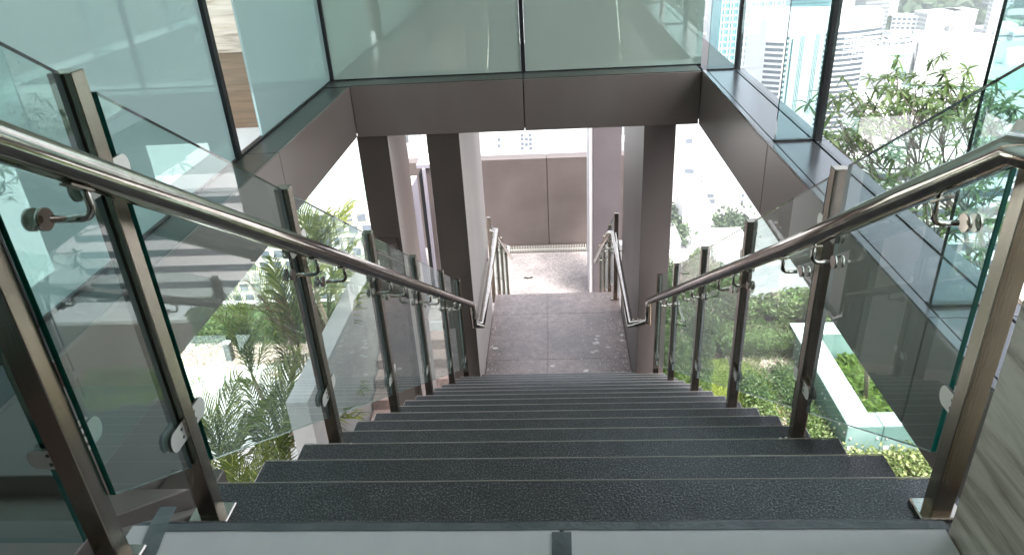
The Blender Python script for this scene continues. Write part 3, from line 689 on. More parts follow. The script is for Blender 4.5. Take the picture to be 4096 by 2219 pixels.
def boxvol(n, sx, sy, sz, shell=0.75, lump=0.08, rs=nr):
    """points near the surface of a lumpy box standing on z=0; returns points, outward normals"""
    p = rs.rand(n, 3)*2-1
    m = np.abs(p).copy(); k = m.argmax(1); sh = rs.rand(n)*(1-shell)+shell
    sc = sh/m[np.arange(n), k]; q = p*sc[:, None]
    w = 1+lump*(np.sin(q[:, 0]*sx*5+1.3)+np.sin(q[:, 1]*sy*6+0.4)+np.sin(q[:, 2]*4))
    q = q*w[:, None]
    pos = np.stack([q[:, 0]*sx/2, q[:, 1]*sy/2, (q[:, 2]+1)*sz/2], 1)
    nn = q/np.linalg.norm(q, axis=1)[:, None]
    return pos, nn
def ellvol(n, sx, sy, sz, shell=0.55, lump=0.12, rs=nr):
    q = rs.normal(size=(n, 3)); q /= np.linalg.norm(q, axis=1)[:, None]; nn = q.copy()
    ang = np.arctan2(q[:, 1], q[:, 0])
    r = (shell+(1-shell)*rs.rand(n)**0.6)*(1+lump*(np.sin(ang*5)+np.sin(q[:, 2]*7+ang*2)))
    q = q*r[:, None]
    return np.stack([q[:, 0]*sx/2, q[:, 1]*sy/2, (q[:, 2]+1)*sz/2], 1), nn
def shrub(name, label, x, y, sx, sy, sz, n, size, m, shape='ell', group=None, cat="shrub", aspect=0.4, z=GZ, core=True, up=0.25):
    base = empty(name, label, cat, (x, y, z), group)
    f = ellvol if shape == 'ell' else boxvol
    p, nn = f(n, sx, sy, sz)
    p[:, 2] = np.maximum(p[:, 2], 0.02)
    leafcloud("foliage", p, size, m, aspect, up, parent=base, normals=nn)
    st = MB()
    for i in range(9):
        a = rnd.random()*6.28; r0 = 0.05; r1 = 0.36
        st.tube([(math.cos(a)*r0*sx, math.sin(a)*r0*sy, -0.02), (math.cos(a)*r1*0.5*sx, math.sin(a)*r1*0.5*sy, sz*0.4), (math.cos(a)*r1*sx, math.sin(a)*r1*sy, sz*0.8)], 0.012, bark, 5)
    st.build("stem", base); return base
def cloud_on_ground(n, poly_fn, z, h, rs=nr):
    pts = []
    while len(pts) < n:
        x, y = poly_fn(); pts.append((x, y, z+abs(rs.normal())*h))
    return np.array(pts)

# ================================================================== ROOF GARDEN (right and left)
MB().box(1.2, 16, 1.0, 12.6, GZ-0.6, GZ, soil).build("garden_ground", kind='structure')
MB().box(-16, -3.42, 1.0, 12.4, GZ-0.6, GZ, soil).build("garden_ground", kind='structure')
MB().box(-3.42, 1.2, 1.0, 5.85, GZ-0.6, GZ-0.02, paving).build("garden_ground", kind='structure')
MB().box(-15, -3.6, 7.2, 10.75, GZ, GZ+0.012, paving).build("white_path", kind='structure')
gw1 = MB().box(1.3, 16, 12.5, 12.62, GZ-0.6, GZ+0.10, white_b).build("garden_kerb", bevel=0.01); tag(gw1, "low white kerb at the far edge of the right garden bed", "kerb")
gw2 = MB().box(-16, -3.42, 12.4, 12.5, GZ-0.6, GZ+0.55, white_b).build("garden_kerb", bevel=0.01); tag(gw2, "low white wall behind the clipped hedge in the left garden", "wall")
# gravel
def gravel(name, n, fn, label):
    P = cloud_on_ground(n, fn, GZ+0.012, 0.006)
    leafcloud(name, P, 0.055, gravelm, 0.8, 0.75, 0.3, label=label, cat="gravel", kind="stuff")
gravel("gravel", 26000, lambda: (nr.uniform(3.2, 6.6), nr.uniform(6.2, 10.9)), "pale reddish gravel covering the right garden bed")
gravel("gravel", 14000, lambda: (nr.uniform(-10.5, -4.2), nr.uniform(10.75, 11.6)), "pale gravel strip between the hedge and the white path")
# moss lawn patch with short blades
MB().prism([(2.0, 9.0), (3.6, 8.7), (3.95, 9.6), (3.5, 10.6), (2.2, 10.6)], 2, GZ+0.001, GZ+0.03, grassm).build("lawn", label="small mossy green lawn patch below the right balustrade", cat="lawn", kind="stuff")
P = cloud_on_ground(9000, lambda: (nr.uniform(2.0, 3.85), nr.uniform(8.8, 10.6)), GZ+0.04, 0.012)
leafcloud("grass", P, 0.05, leafmat("grass_blades", [(0.16, 0.22, 0.03), (0.24, 0.30, 0.06)]), 0.2, 0.1, label="short yellow green grass on the mossy patch", cat="grass", kind="stuff")
# L-shaped glass-clad bench / light well
bx0, bx1, by0, by1, bt = 4.46, 5.25, 7.90, 11.0, -6.32
bench = empty("glass_bench", "L shaped low glass clad bench with round bolts standing in the garden bed", "bench", (bx0, by0, GZ))
def bq(name, x0, x1, y0, y1, z0, z1, m, par=bench): return MB().box(x0-bx0, x1-bx0, y0-by0, y1-by0, z0-GZ, z1-GZ, m).build(name, par, bevel=0.004)
th = 0.43
bq("body", bx0+0.02, bx0+th-0.02, by0+0.02, by1-0.02, GZ, bt-0.015, side_clad)
bq("body", bx0+th-0.02, bx0+1.7, by0+0.02, by0+0.33, GZ, bt-0.015, side_clad)
bq("body", bx0+th-0.02, bx0+1.2, by1-0.42, by1-0.02, GZ, bt-0.015, side_clad)
segs = [by0, by0+0.34, by0+1.02, by0+1.7, by0+2.38, by1-0.43]
tops = [(bx0, bx0+th, segs[i], segs[i+1]) for i in range(1, 5)]+[(bx0, bx0+th+0.10, segs[0], segs[1]), (bx0+th+0.105, bx0+th+0.70, segs[0], segs[1]), (bx0+th+0.705, bx0+1.72, segs[0], segs[1]), (bx0, bx0+1.2, by1-0.43, by1)]
boltm = None
for (x0, x1, y0, y1) in tops:
    o = bq("top_panel", x0+0.004, x1-0.004, y0+0.004, y1-0.004, bt-0.014, bt, white_clad)
    b = MB()
    for px_ in (x0+0.08-bx0, x1-0.08-bx0):
        for py_ in (y0+0.07-by0, y1-0.07-by0): b.tube([(px_, py_, bt-GZ), (px_, py_, bt-GZ+0.012)], 0.017, satin, 10)
    b.build("bolts", o)
for i in range(5):
    y0, y1 = segs[i], segs[i+1]
    o = bq("side_panel", bx0-0.002, bx0+0.012, y0+0.003, y1-0.003, GZ+0.04, bt-0.016, side_clad)
    b = MB()
    for yy in (y0+0.07-by0, y1-0.07-by0):
        for zz in (0.12, 0.40): b.tube([(-0.002, yy, zz), (-0.022, yy, zz)], 0.017, satin, 10)
    b.build("bolts", o)
for x0, x1 in ((bx0, bx0+0.55), (bx0+0.555, bx0+1.2), (bx0+1.205, bx0+1.7)):
    o = bq("side_panel", x0+0.003, x1-0.003, by0-0.002, by0+0.012, GZ+0.04, bt-0.016, side_clad)
    b = MB()
    for xx in (x0+0.07-bx0, x1-0.07-bx0):
        b.tube([(xx, -0.002, 0.34), (xx, -0.022, 0.34)], 0.017, satin, 10)
    b.build("bolts", o)
    MB().box(x0+0.05-bx0, x0+0.14-bx0, -0.006, -0.002, 0.10, 0.18, white_b).build("socket_plate", o)
# ferns
def fern_clump(cx, cy, n=26, L=0.34):
    V = []; Fc = []
    for i in range(n):
        a = rnd.random()*6.283; tilt = rnd.uniform(0.35, 1.1); l = L*rnd.uniform(0.7, 1.2); d = Vector((math.cos(a), math.sin(a), 0)); s = Vector((-d.y, d.x, 0))
        for k in range(1, 12):
            t = k/12; pos = Vector((cx, cy, 0))+d*l*t*math.sin(tilt)*1.1+Vector((0, 0, l*math.cos(tilt)*t*1.5-l*0.7*t*t))
            w = l*0.20*math.sin(math.pi*(t*0.85+0.12)); 
            for sg in (-1, 1):
                o = len(V); V += [tuple(pos-d*0.011), tuple(pos+d*0.013), tuple(pos+s*sg*w+d*w*0.35+Vector((0, 0, -0.15*w)))]; Fc.append([o, o+1, o+2])
    return V, Fc
V = []; Fc = []
for i in range(170):
    x = rnd.uniform(4.98, 7.6); y = rnd.uniform(8.35, 10.5)
    v, f = fern_clump(x, y, 18, 0.30); o = len(V); V += v; Fc += [[a+o for a in q] for q in f]
me = rawmesh("fern_bed", V, Fc, fernm); o = D.objects.new("fern_bed", me); COL.objects.link(o); o.location = (0, 0, GZ); tag(o, "bright green fern bed inside the L of the glass bench", "ferns", None, "stuff")
stk = MB(); p = onZ(3462, 1590, GZ); q = onZ(3468, 1500, -6.2)
stk.tube([(0, 0, 0), (q.x-p.x, q.y-p.y, 0.7), ((q.x-p.x)*2.2, (q.y-p.y)*2.2, 1.6)], 0.042, stakewood, 8)
o = stk.build("tree_stake", None, (p.x, p.y, GZ)); tag(o, "leaning wooden stake standing in the fern bed", "stake")
# ground cover in front of the bench
P = cloud_on_ground(15000, lambda: (nr.uniform(3.95, 6.2), nr.normal(7.42, 0.16)), GZ+0.02, 0.14)
P = P[(P[:, 1] < 7.86)]
leafcloud("ground_cover", P, 0.06, coverm, 0.7, 0.55, label="variegated leafy ground cover growing along the front of the glass bench", cat="ground cover", kind="stuff")
P = cloud_on_ground(7000, lambda: (nr.normal(4.12, 0.14), nr.uniform(7.4, 10.2)), GZ+0.02, 0.13)
leafcloud("ground_cover", P, 0.055, hedgem, 0.6, 0.5, label="low green ground cover along the long side of the glass bench", cat="ground cover", kind="stuff")
P = cloud_on_ground(5000, lambda: (nr.uniform(4.4, 6.3), nr.normal(6.75, 0.12)), GZ+0.02, 0.06)
leafcloud("ground_cover", P, 0.055, coverm, 0.7, 0.6, label="thin pale ground cover on the gravel at the right of the second step", cat="ground cover", kind="stuff")
P = cloud_on_ground(5000, lambda: (nr.normal(3.45, 0.13), nr.uniform(7.6, 9.9)), GZ+0.02, 0.13)
leafcloud("ground_cover", P, 0.06, hedgem, 0.6, 0.5, label="row of low green plants between the lawn patch and the gravel", cat="ground cover", kind="stuff")
# shrubs on the right
G1 = "shrubs in the right garden"
shrub("hedge_shrub", "rounded clipped pale green bush next to the far end of the glass bench", 3.85, 10.95, 1.35, 0.75, 0.55, 9000, 0.05, hedgem, 'box', G1, aspect=0.5)
shrub("hedge_shrub", "small clipped bush left of the rounded pale green bush", 2.95, 11.15, 0.8, 0.6, 0.45, 4500, 0.05, hedgem, 'box', G1, aspect=0.5)
shrub("tall_shrub", "tall dense grey green shrub behind the fourth right post", 2.85, 11.9, 1.2, 0.9, 1.7, 12000, 0.075, shrubm, 'ell', G1, aspect=0.3)
shrub("tall_shrub", "tall dark narrow leaved shrub close to the right landing wall", 1.9, 11.4, 1.1, 1.0, 1.9, 11000, 0.085, shrubm, 'ell', G1, aspect=0.25)
shrub("feathery_shrub", "feathery light green shrub low beside the lower right steps", 2.15, 9.6, 1.1, 1.6, 0.75, 9000, 0.10, hedgem, 'ell', G1, aspect=0.2)
shrub("feathery_shrub", "feathery green shrub directly right of the narrow last steps", 1.55, 7.7, 0.8, 1.4, 1.0, 7000, 0.11, hedgem, 'ell', G1, aspect=0.2)
shrub("broadleaf_shrub", "broad leaved shrub against the white kerb near the third right post", 4.9, 12.1, 1.6, 0.6, 0.7, 2600, 0.13, hedgem, 'ell', G1, aspect=0.45)
shrub("broadleaf_shrub", "sparse leafy plant beside the white kerb left of the broad leaved shrub", 3.95, 12.1, 0.9, 0.5, 0.55, 900, 0.11, hedgem, 'ell', G1, aspect=0.45)
shrub("feathery_shrub", "tall feathery shrub filling the view beside the right landing wall", 1.75, 9.3, 0.9, 1.3, 1.9, 12000, 0.10, hedgem, 'ell', G1, aspect=0.22)
shrub("feathery_shrub", "wide spiky shrub behind the fifth right post", 2.4, 10.6, 1.3, 1.0, 1.5, 12000, 0.10, shrubm, 'ell', G1, aspect=0.22)
shrub("feathery_shrub", "tall narrow leaved shrub hard against the outer side of the right landing wall", 1.55, 8.2, 0.8, 1.5, 2.1, 11000, 0.10, hedgem, 'ell', G1, aspect=0.22)
shrub("tall_shrub", "tall shrub rising above the handrail end at the right wall", 1.75, 11.8, 1.0, 1.0, 2.3, 10000, 0.09, shrubm, 'ell', G1, aspect=0.28)
shrub("tall_shrub", "broad dense shrub filling the pane between the third and fourth right posts", 3.3, 12.0, 1.3, 0.8, 1.35, 11000, 0.08, shrubm, 'ell', G1, aspect=0.3)
shrub("broadleaf_shrub", "glossy broad leaved bush next to the far arm of the glass bench", 5.6, 11.9, 1.2, 0.8, 0.9, 2400, 0.14, hedgem, 'ell', G1, aspect=0.45)
# left hedge and bollard
hb = shrub("clipped_hedge", "long clipped green hedge along the white wall of the left garden", -7.0, 11.95, 6.6, 0.85, 0.62, 34000, 0.065, hedgem, 'box', None, "hedge", aspect=0.6)
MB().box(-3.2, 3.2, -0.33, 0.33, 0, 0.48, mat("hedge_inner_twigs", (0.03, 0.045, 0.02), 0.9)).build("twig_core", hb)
blp = onZ(925, 1440, GZ)
bol = empty("garden_light", "small square black bollard light on the gravel in front of the left hedge", "bollard light", (blp.x, blp.y, GZ))
MB().box(-0.07, 0.07, -0.07, 0.07, 0, 0.42, mat("dark_paint", (0.03, 0.03, 0.032), 0.4)).build("body", bol, bevel=0.004)
MB().box(-0.075, 0.075, -0.075, 0.075, 0.42, 0.445, greyb).build("cap", bol, bevel=0.003)

# ---- palms
def frond_mesh(L=1.3, n=26, ll=0.42, droop=0.9, name="frond", m=palmm, seed=1):
    rr = random.Random(seed); V = []; Fc = []
    def pos(t): return Vector((L*(t-0.18*t*t*droop), 0, L*(0.55*t-0.62*droop*t*t)))
    for i in range(10):          # rachis
        a, b_ = pos(i/10), pos((i+1)/10); w = 0.010*(1-i/11); o = len(V)
        V += [tuple(a+Vector((0, -w, 0))), tuple(a+Vector((0, w, 0))), tuple(b_+Vector((0, w*.9, 0))), tuple(b_+Vector((0, -w*.9, 0))), tuple(a+Vector((0, 0, w))), tuple(b_+Vector((0, 0, w*.9)))]
        Fc += [[o, o+1, o+2, o+3], [o+1, o+4, o+5, o+2], [o+4, o, o+3, o+5]]
    for i in range(n):
        t = 0.14+0.86*i/n; p = pos(t); l = ll*math.sin(math.pi*(0.12+0.8*(i/n)))*rr.uniform(0.8, 1.1); w = 0.0095
        for sg in (-1, 1):
            d = Vector((0.95+0.3*t, sg*0.62, rr.uniform(0.0, 0.4))).normalized()
            q1_ = p+d*l*0.5; q2_ = p+d*l+Vector((0, 0, -l*rr.uniform(0.15, 0.5)))
            wv = Vector((0, 0, 1)).cross(d).normalized()*w+Vector((0, 0, w*0.6)); o = len(V)
            V += [tuple(p-wv*.5), tuple(p+wv*.5), tuple(q1_+wv), tuple(q1_-wv), tuple(q2_)]
            Fc += [[o, o+1, o+2, o+3], [o+3, o+2, o+4]]
    return rawmesh(name, V, Fc, m)
FR = [frond_mesh(1.45, 19, 0.46, 0.55, seed=1), frond_mesh(1.2, 17, 0.40, 0.3, seed=2), frond_mesh(1.65, 21, 0.48, 0.75, seed=3)]
DRY = frond_mesh(0.9, 22, 0.3, 0.2, seed=4, m=drypalm)
def palm(x, y, h, n, label, sc=1.0, dry=0, z=GZ, ntr=3):
    base = empty("areca_palm", label, "palm", (x, y, z), "palms in the left garden")
    t = MB(); heads = []
    for i in range(ntr):
        a = rnd.random()*6.28; rr = 0.25*sc; hx, hy, hh = math.cos(a)*rr, math.sin(a)*rr, h*rnd.uniform(0.6, 1.0)
        t.tube([(hx*0.2, hy*0.2, -0.02), (hx*0.5, hy*0.5, hh*0.5), (hx, hy, hh)], 0.03, stakewood, 7, radii=[0.035, 0.028, 0.02]); heads.append((hx, hy, hh))
    t.build("trunk", base)
    for i in range(int(n*0.62)):
        hx, hy, hh = heads[i % ntr]
        az_ = i*2.399+rnd.uniform(-.3, .3); el_ = rnd.uniform(-1.3, -0.1)
        s = sc*rnd.uniform(0.75, 1.1)
        inst("frond", rnd.choice(FR), base, (hx, hy, hh-0.05), (rnd.uniform(-.2, .2), el_, az_), (s, s, s))
    for i in range(dry):
        hx, hy, hh = heads[i % ntr]
        inst("dry_frond", DRY, base, (hx, hy, hh), (0, -0.75-0.3*rnd.random(), 2.6+i*0.5), (sc, sc, sc), label="reddish brown dried frond" if i == 0 else None)
    return base
palm(-3.95, 8.2, 2.9, 30, "tall palm with a reddish dried frond rising behind the parapet beside the left column", 1.25, 5)
palm(-4.0, 9.9, 3.1, 24, "palm farthest back against the left column with bright upright fronds", 1.3)
palm(-4.7, 8.2, 1.9, 26, "palm between the hedge and the parapet with fresh green fronds", 1.15)
palm(-4.1, 6.7, 1.3, 34, "bushy palm directly left of the near end of the parapet", 1.15)
palm(-4.9, 7.0, 0.7, 32, "low palm spreading over the white path below the second left pane", 1.1)
palm(-4.1, 5.5, 0.7, 34, "dark lower palm seen under the left glass beside the top steps", 1.15)
palm(-3.2, 5.1, 0.4, 30, "lowest palm showing in the gap left of the third step", 1.05)
palm(-5.3, 6.2, 0.5, 26, "palm in the shade behind the second left post", 1.0)

# ---- leafy tree on the right
def rosette(seed, n=11, L=0.135):
    rr = random.Random(seed); V = []; Fc = []
    for i in range(n):
        a = i*2.399+rr.uniform(-.2, .2); el_ = rr.uniform(-0.75, 0.75) if i < n-3 else rr.uniform(0.8, 1.3); l = L*rr.uniform(0.75, 1.15)*(0.6 if i >= n-3 else 1); w = l*0.125
        d = Vector((math.cos(a)*math.cos(el_), math.sin(a)*math.cos(el_), math.sin(el_))); s = Vector((-math.sin(a), math.cos(a), 0)); dn = Vector((0, 0, -1))
        prof = [(0.0, 0.15), (0.3, 0.8), (0.6, 1.0), (0.85, 0.6), (1.0, 0.02)]; o = len(V)
        for t, ww in prof:
            c = d*l*t+dn*l*0.42*t*t
            V += [tuple(c+s*w*ww), tuple(c-Vector((0, 0, 0.004))), tuple(c-s*w*ww)]
        for k in range(len(prof)-1):
            q = o+k*3; Fc += [[q, q+3, q+4, q+1], [q+1, q+4, q+5, q+2]]
    return rawmesh("leaf_cluster", V, Fc, treem)
ROS = [rosette(s) for s in (1, 2, 3, 4)]
def tree(name, label, base, targets, trunk_r=0.04, ros_s=1.0, sub=4, nstem=4, spread=0.30, drop=0.6):
    """targets: crown points (world) that limbs grow to; each ends in several rosettes"""
    root = empty(name, label, "tree", base, "leafy trees beside the right facade"); B = Vector(base); t = MB(); tips = []
    # stems from base to fork points
    tg = [Vector(p)-B for p in targets]
    cen = sum(tg, Vector())/len(tg)
    stems = []
    for i in range(nstem):
        a = 6.28*i/nstem; f = Vector((cen.x*0.55+math.cos(a)*0.22, cen.y*0.55+math.sin(a)*0.22, cen.z*0.74)); st0 = Vector((math.cos(a)*0.10, math.sin(a)*0.10, -0.02))
        mid = st0*0.6+f*0.4+Vector((rnd.uniform(-.06, .06), rnd.uniform(-.06, .06), 0)); t.tube([st0, mid, f], trunk_r, bark, 8, radii=[trunk_r, trunk_r*0.8, trunk_r*0.6]); stems.append(f)
    t.build("trunk", root); br_ = MB()
    nodes = []
    for i in range(max(6, len(tg)//3)):
        q = rnd.choice(tg); f = min(stems, key=lambda s_: (s_-q).length*rnd.uniform(0.85, 1.15))
        nd = f*0.42+q*0.58+Vector((rnd.gauss(0, 0.1), rnd.gauss(0, 0.1), -0.1)); nodes.append(nd)
        br_.tube([f, f*0.5+nd*0.5+Vector((rnd.gauss(0, 0.05), rnd.gauss(0, 0.05), -0.04)), nd], 0.012, bark, 6, radii=[trunk_r*0.5, trunk_r*0.36, trunk_r*0.26])
    for p in tg:
        nd = min(nodes, key=lambda s_: (s_-p).length)
        mid = nd*0.4+p*0.6+Vector((rnd.gauss(0, 0.06), rnd.gauss(0, 0.06), -0.08))
        br_.tube([nd, mid, p], 0.01, bark, 5, radii=[trunk_r*0.22, 0.007, 0.004]); tips.append(p)
        for k in range(sub):
            q = p+Vector((rnd.gauss(0, spread), rnd.gauss(0, spread), rnd.gauss(0, spread*drop)))
            br_.tube([mid, (mid+q)*0.5+Vector((0, 0, -0.04)), q], 0.006, bark, 4, radii=[0.006, 0.005, 0.003]); tips.append(q)
    br_.build("branches", root)
    for q in tips:
        s = ros_s*rnd.uniform(0.8, 1.25)
        inst("leaf_cluster", rnd.choice(ROS), root, q, (rnd.uniform(-.35, .35), rnd.uniform(-.35, .35), rnd.random()*6.28), (s, s, s))
    return root
crown = []
for (u, v) in [(3330, 560), (3380, 520), (3440, 470), (3500, 440), (3560, 400), (3620, 370), (3690, 340), (3720, 380), (3780, 345), (3850, 360), (3900, 370), (3960, 420), (3560, 450), (3470, 520), (3400, 580), (3350, 640), (3420, 660), (3650, 430), (3740, 440), (3830, 430), (3620, 500), (3900, 470), (4000, 480), (4060, 440), (4080, 560), (3330, 470), (3540, 350), (3980, 360), (3450, 380)]:
    if (u, v) in ((3330, 470), (3980, 360), (3450, 380)): continue
    p = onY(u, v, rnd.uniform(5.6, 7.0)); crown.append(p)
tree("leafy_tree", "multi stemmed tree with rosettes of long glossy leaves outside the right facade", (6.7, 7.7, GZ), crown, 0.045, 1.0, 7, 3, 0.26)
crown = []
for (u, v) in [(3500, 700), (3580, 760), (3650, 700), (3720, 640), (3800, 720), (3880, 640), (3950, 700), (4030, 680), (3560, 620), (3700, 800), (3830, 850), (3950, 880), (4050, 820), (3620, 880), (4000, 980), (3900, 1000)]:
    crown.append(onY(u, v, rnd.uniform(4.6, 6.0)))
tree("leafy_tree", "lower tangled tree behind the upper right glass pane and handrail", (6.6, 6.3, GZ), crown, 0.035, 0.9, 5, 3, 0.28, 0.9)
# yellow green twig hanging at the beam, right gap
palm(5.9, 4.9, 3.9, 18, "small palm tuft just outside the right facade behind the top handrail bracket", 0.6, 0, GZ, 2)

# ================================================================== CITY
CG = -100
cg = MB(); cg.box(-3500, 4500, 14, 7000, CG-1, CG, asphalt); cg.build("city_ground", kind='structure')
def slabbuilding(name, label, x0, x1, y0, y1, z0, z1, wallm, bandm, floors, cat="building", bays=0, bandh=0.45, faces=('f', 'l', 'r'), group=None, roof=True, rot=0):
    cx_, cy_ = (x0+x1)/2, (y0+y1)/2
    b = empty(name, label, cat, (cx_, cy_, z0), group); b.rotation_euler.z = rot
    hx, hy, H = (x1-x0)/2, (y1-y0)/2, z1-z0
    MB().box(-hx, hx, -hy, hy, 0, H, wallm).build("wall", b)
    fh = H/floors
    cache = {}
    for k in range(floors):
        zc = fh*(k+0.5)
        for f in faces:
            n = max(1, bays)
            L = hx if f == 'f' else hy
            w = 2*L/n; key = (f in 'lr', n)
            for i in range(n):
                c = -L+w*(i+0.5); ww = w*(0.32 if bays else 0.47)
                if key not in cache:
                    m = MB()
                    if f == 'f': m.box(-ww, ww, -0.06, 0.02, -fh*bandh/2, fh*bandh/2, bandm)
                    else: m.box(-0.06, 0.06, -ww, ww, -fh*bandh/2, fh*bandh/2, bandm)
                    o = m.build("window" if bays else "window_band", b, (0, 0, 0)); cache[key] = o.data
                    D.objects.remove(o)
                loc = (c, -hy, zc) if f == 'f' else ((-hx if f == 'l' else hx), c, zc)
                inst("window" if bays else "window_band", cache[key], b, loc)
    if roof:
        MB().box(-hx-0.2, hx+0.2, -hy-0.2, hy+0.2, H, H+0.6, wallm).build("parapet", b)
    return b
# --- hotel with curved striped wing
hz = -45.0
ht = empty("striped_hotel", "white hotel tower with dark window bands and a name sign across its curved top", "hotel", (93, 300, CG))
def H_(p): return (p[0]-93, p[1]-300)
plan = [(84.5, 296.8), (90.7, 293.3), (93.0, 299.8), (112.5, 304.9), (118.5, 305.6), (125, 307.6), (131, 310.0), (135.0, 312.5), (136.0, 322), (90, 335), (84, 325)]
MB().prism([H_(p) for p in plan], 2, 0, hz-CG, white_b).build("wall", ht)
def bandquad(pts, z0, z1, m, off=0.12, name="window_band"):
    b = MB(); q = [H_(p) for p in pts]
    for i in range(len(q)-1):
        d = Vector((q[i+1][0]-q[i][0], q[i+1][1]-q[i][1], 0)).normalized(); n = Vector((d.y, -d.x, 0))*off
        a = Vector((*q[i], 0))+n; c = Vector((*q[i+1], 0))+n
        b.add([(a.x, a.y, z0), (c.x, c.y, z0), (c.x, c.y, z1), (a.x, a.y, z1), (a.x-n.x, a.y-n.y, z0), (c.x-n.x, c.y-n.y, z0), (c.x-n.x, c.y-n.y, z1), (a.x-n.x, a.y-n.y, z1)], [[0,1,2,3],[4,7,6,5],[3,2,6,7],[0,4,5,1],[0,3,7,4],[1,5,6,2]], m)
    return b
fl0 = hz-CG-6.6; NB = 22
curve = plan[3:8]
def lerp(a, b_, t): return (a[0]+(b_[0]-a[0])*t, a[1]+(b_[1]-a[1])*t)
me1 = me2 = me3 = me4 = None
fA, fB = plan[2], plan[3]
for k in range(NB):
    if me1 is None:
        me1 = bandquad(curve, -1.0, 0.12, bandglass).build("window_band", ht, (0, 0, fl0)).data
        me2 = bandquad([lerp(fA, fB, 0.86), fB], -1.0, 0.12, bandglass).build("window_band", ht, (0, 0, fl0)).data
        me3 = bandquad([plan[0], plan[1]], -1.1, 0.0, bandglass, 0.3).build("balcony_recess", ht, (0, 0, fl0-1)).data
        me4 = bandquad([lerp(fA, fB, 0.02), lerp(fA, fB, 0.08)], -1.0, 0.1, bandglass).build("window_band", ht, (0, 0, fl0)).data
    else:
        z = fl0-k*2.15
        inst("window_band", me1, ht, (0, 0, z)); inst("window_band", me2, ht, (0, 0, z)); inst("balcony_recess", me3, ht, (0, 0, z-1)); inst("window_band", me4, ht, (0, 0, z))
for c in (0.33, 0.365, 0.40, 0.66, 0.695, 0.73):
    bandquad([lerp(fA, fB, c), lerp(fA, fB, c+0.010)], fl0-32, fl0, bandglass).build("window_slot", ht)
bandquad([lerp(fA, fB, 0.13), lerp(fA, fB, 0.165)], fl0-36, fl0-1, bandglass).build("window_slot", ht)
MB().prism([H_((p[0]*0.97+110*0.03, p[1]*0.97+315*0.03)) for p in plan], 2, hz-CG, hz-CG+0.5, offwhite).build("roof", ht)
def text_obj(s, size, m, parent, loc, rot, name="lettering", ext=0.05, font_shear=0.0):
    cu = D.curves.new(name, 'FONT'); cu.body = s; cu.size = size; cu.extrude = ext; cu.align_x = 'CENTER'; cu.align_y = 'CENTER'; cu.shear = font_shear
    o = D.objects.new(name, cu); COL.objects.link(o); bpy.context.view_layer.update()
    me_ = D.meshes.new_from_object(o.evaluated_get(bpy.context.evaluated_depsgraph_get())); D.objects.remove(o); me_.materials.clear(); me_.materials.append(m)
    o2 = D.objects.new(name, me_); COL.objects.link(o2); o2.parent = parent; o2.location = loc; o2.rotation_euler = rot; return o2
dd = Vector((131-115.5, 310.0-305.3, 0)); ang = math.atan2(dd.y, dd.x)
text_obj("MARRIOTT", 2.9, greyletter, ht, (125.0-93, 307.0-300-0.35, hz-CG-3.0), (math.pi/2, 0, ang), ext=0.1)
text_obj("JW", 2.9, greyletter, ht, (114.2-93, 304.9-300-0.35, hz-CG-3.2), (math.pi/2, 0, ang*0.7), ext=0.1)
# --- white mall with green deck
ml = empty("white_mall", "huge white blank building with a stained roof and red script sign beyond the tree", "building", (112, 222, CG))
def M_(n, x0, x1, y0, y1, z0, z1, m, bev=0.0): return MB().box(x0-112, x1-112, y0-222, y1-222, z0-CG, z1-CG, m).build(n, ml, bevel=bev)
mpoly = [(100.5-112, 213.5-222), (215-112, 178-222), (215-112, 275-222), (117-112, 275-222)]
MB().prism(mpoly, 2, 0, -52.3-CG, white_b).build("wall", ml)
MB().prism([((x-20)*0.985+20, (y-10)*0.985+10) for x, y in mpoly], 2, -52.3-CG, -52.0-CG, green_roof).build("deck", ml)
MB().prism([(98.5-112, 214-222), (101-112, 213.4-222), (117.5-112, 275-222), (114-112, 275-222)], 2, 0, -50.6-CG, white_b).build("wall", ml)
M_("wall", 90, 99, 209, 224, CG, -55, white_b)
bxw = [(103.9, 213.9), (122.1, 208.2), (125.8, 218.0), (124, 223), (110.5, 232.4)]
MB().prism([(x-112, y-222) for x, y in bxw], 2, -51.5-CG, -40-CG, white_b).build("penthouse_wall", ml)
MB().prism([((x*0.95+115*0.05)-112, (y*0.95+220*0.05)-222) for x, y in bxw], 2, -40-CG, -39.9-CG, roofdirt).build("penthouse_roof", ml)
cs = MB()
for i in range(5):
    a, b_ = bxw[i], bxw[(i+1) % 5]; cs.tube([(a[0]-112, a[1]-222, -39.7-CG), (b_[0]-112, b_[1]-222, -39.7-CG)], 0.35, white_b, 4)
cs.build("parapet", ml)
sg = empty("sign_board", "tall white sign board with dark red script standing beside the blank white building", "sign", (102.2, 214.5, -49.5))
sd = Vector((6.0, 8.0, 0)).normalized()
MB().add([(0, 0, 0.8), (sd.x*10, sd.y*10, 0.8), (sd.x*10, sd.y*10, 9.3), (0, 0, 9.3), (0.3, 0, 0.8), (sd.x*10+.3, sd.y*10, 0.8), (sd.x*10+.3, sd.y*10, 9.3), (0.3, 0, 9.3)], [[0,3,2,1],[4,5,6,7],[3,7,6,2],[0,1,5,4],[0,4,7,3],[1,2,6,5]], white_b).build("panel", sg)
sc_ = MB(); U = lambda a, z: (sd.x*a-0.12, sd.y*a-0.12, z)
for (a0, z0, L_, amp, ph) in ((3.2, 8.2, 5.6, 0.9, 0.3), (5.6, 7.6, 5.2, 0.8, 1.4)):
    sc_.tube([U(a0+amp*math.sin(t*1.9+ph)+t*0.28, z0-L_*t/12-0.35*math.cos(t*1.9)) for t in range(13)], 0.24, redletter, 5)
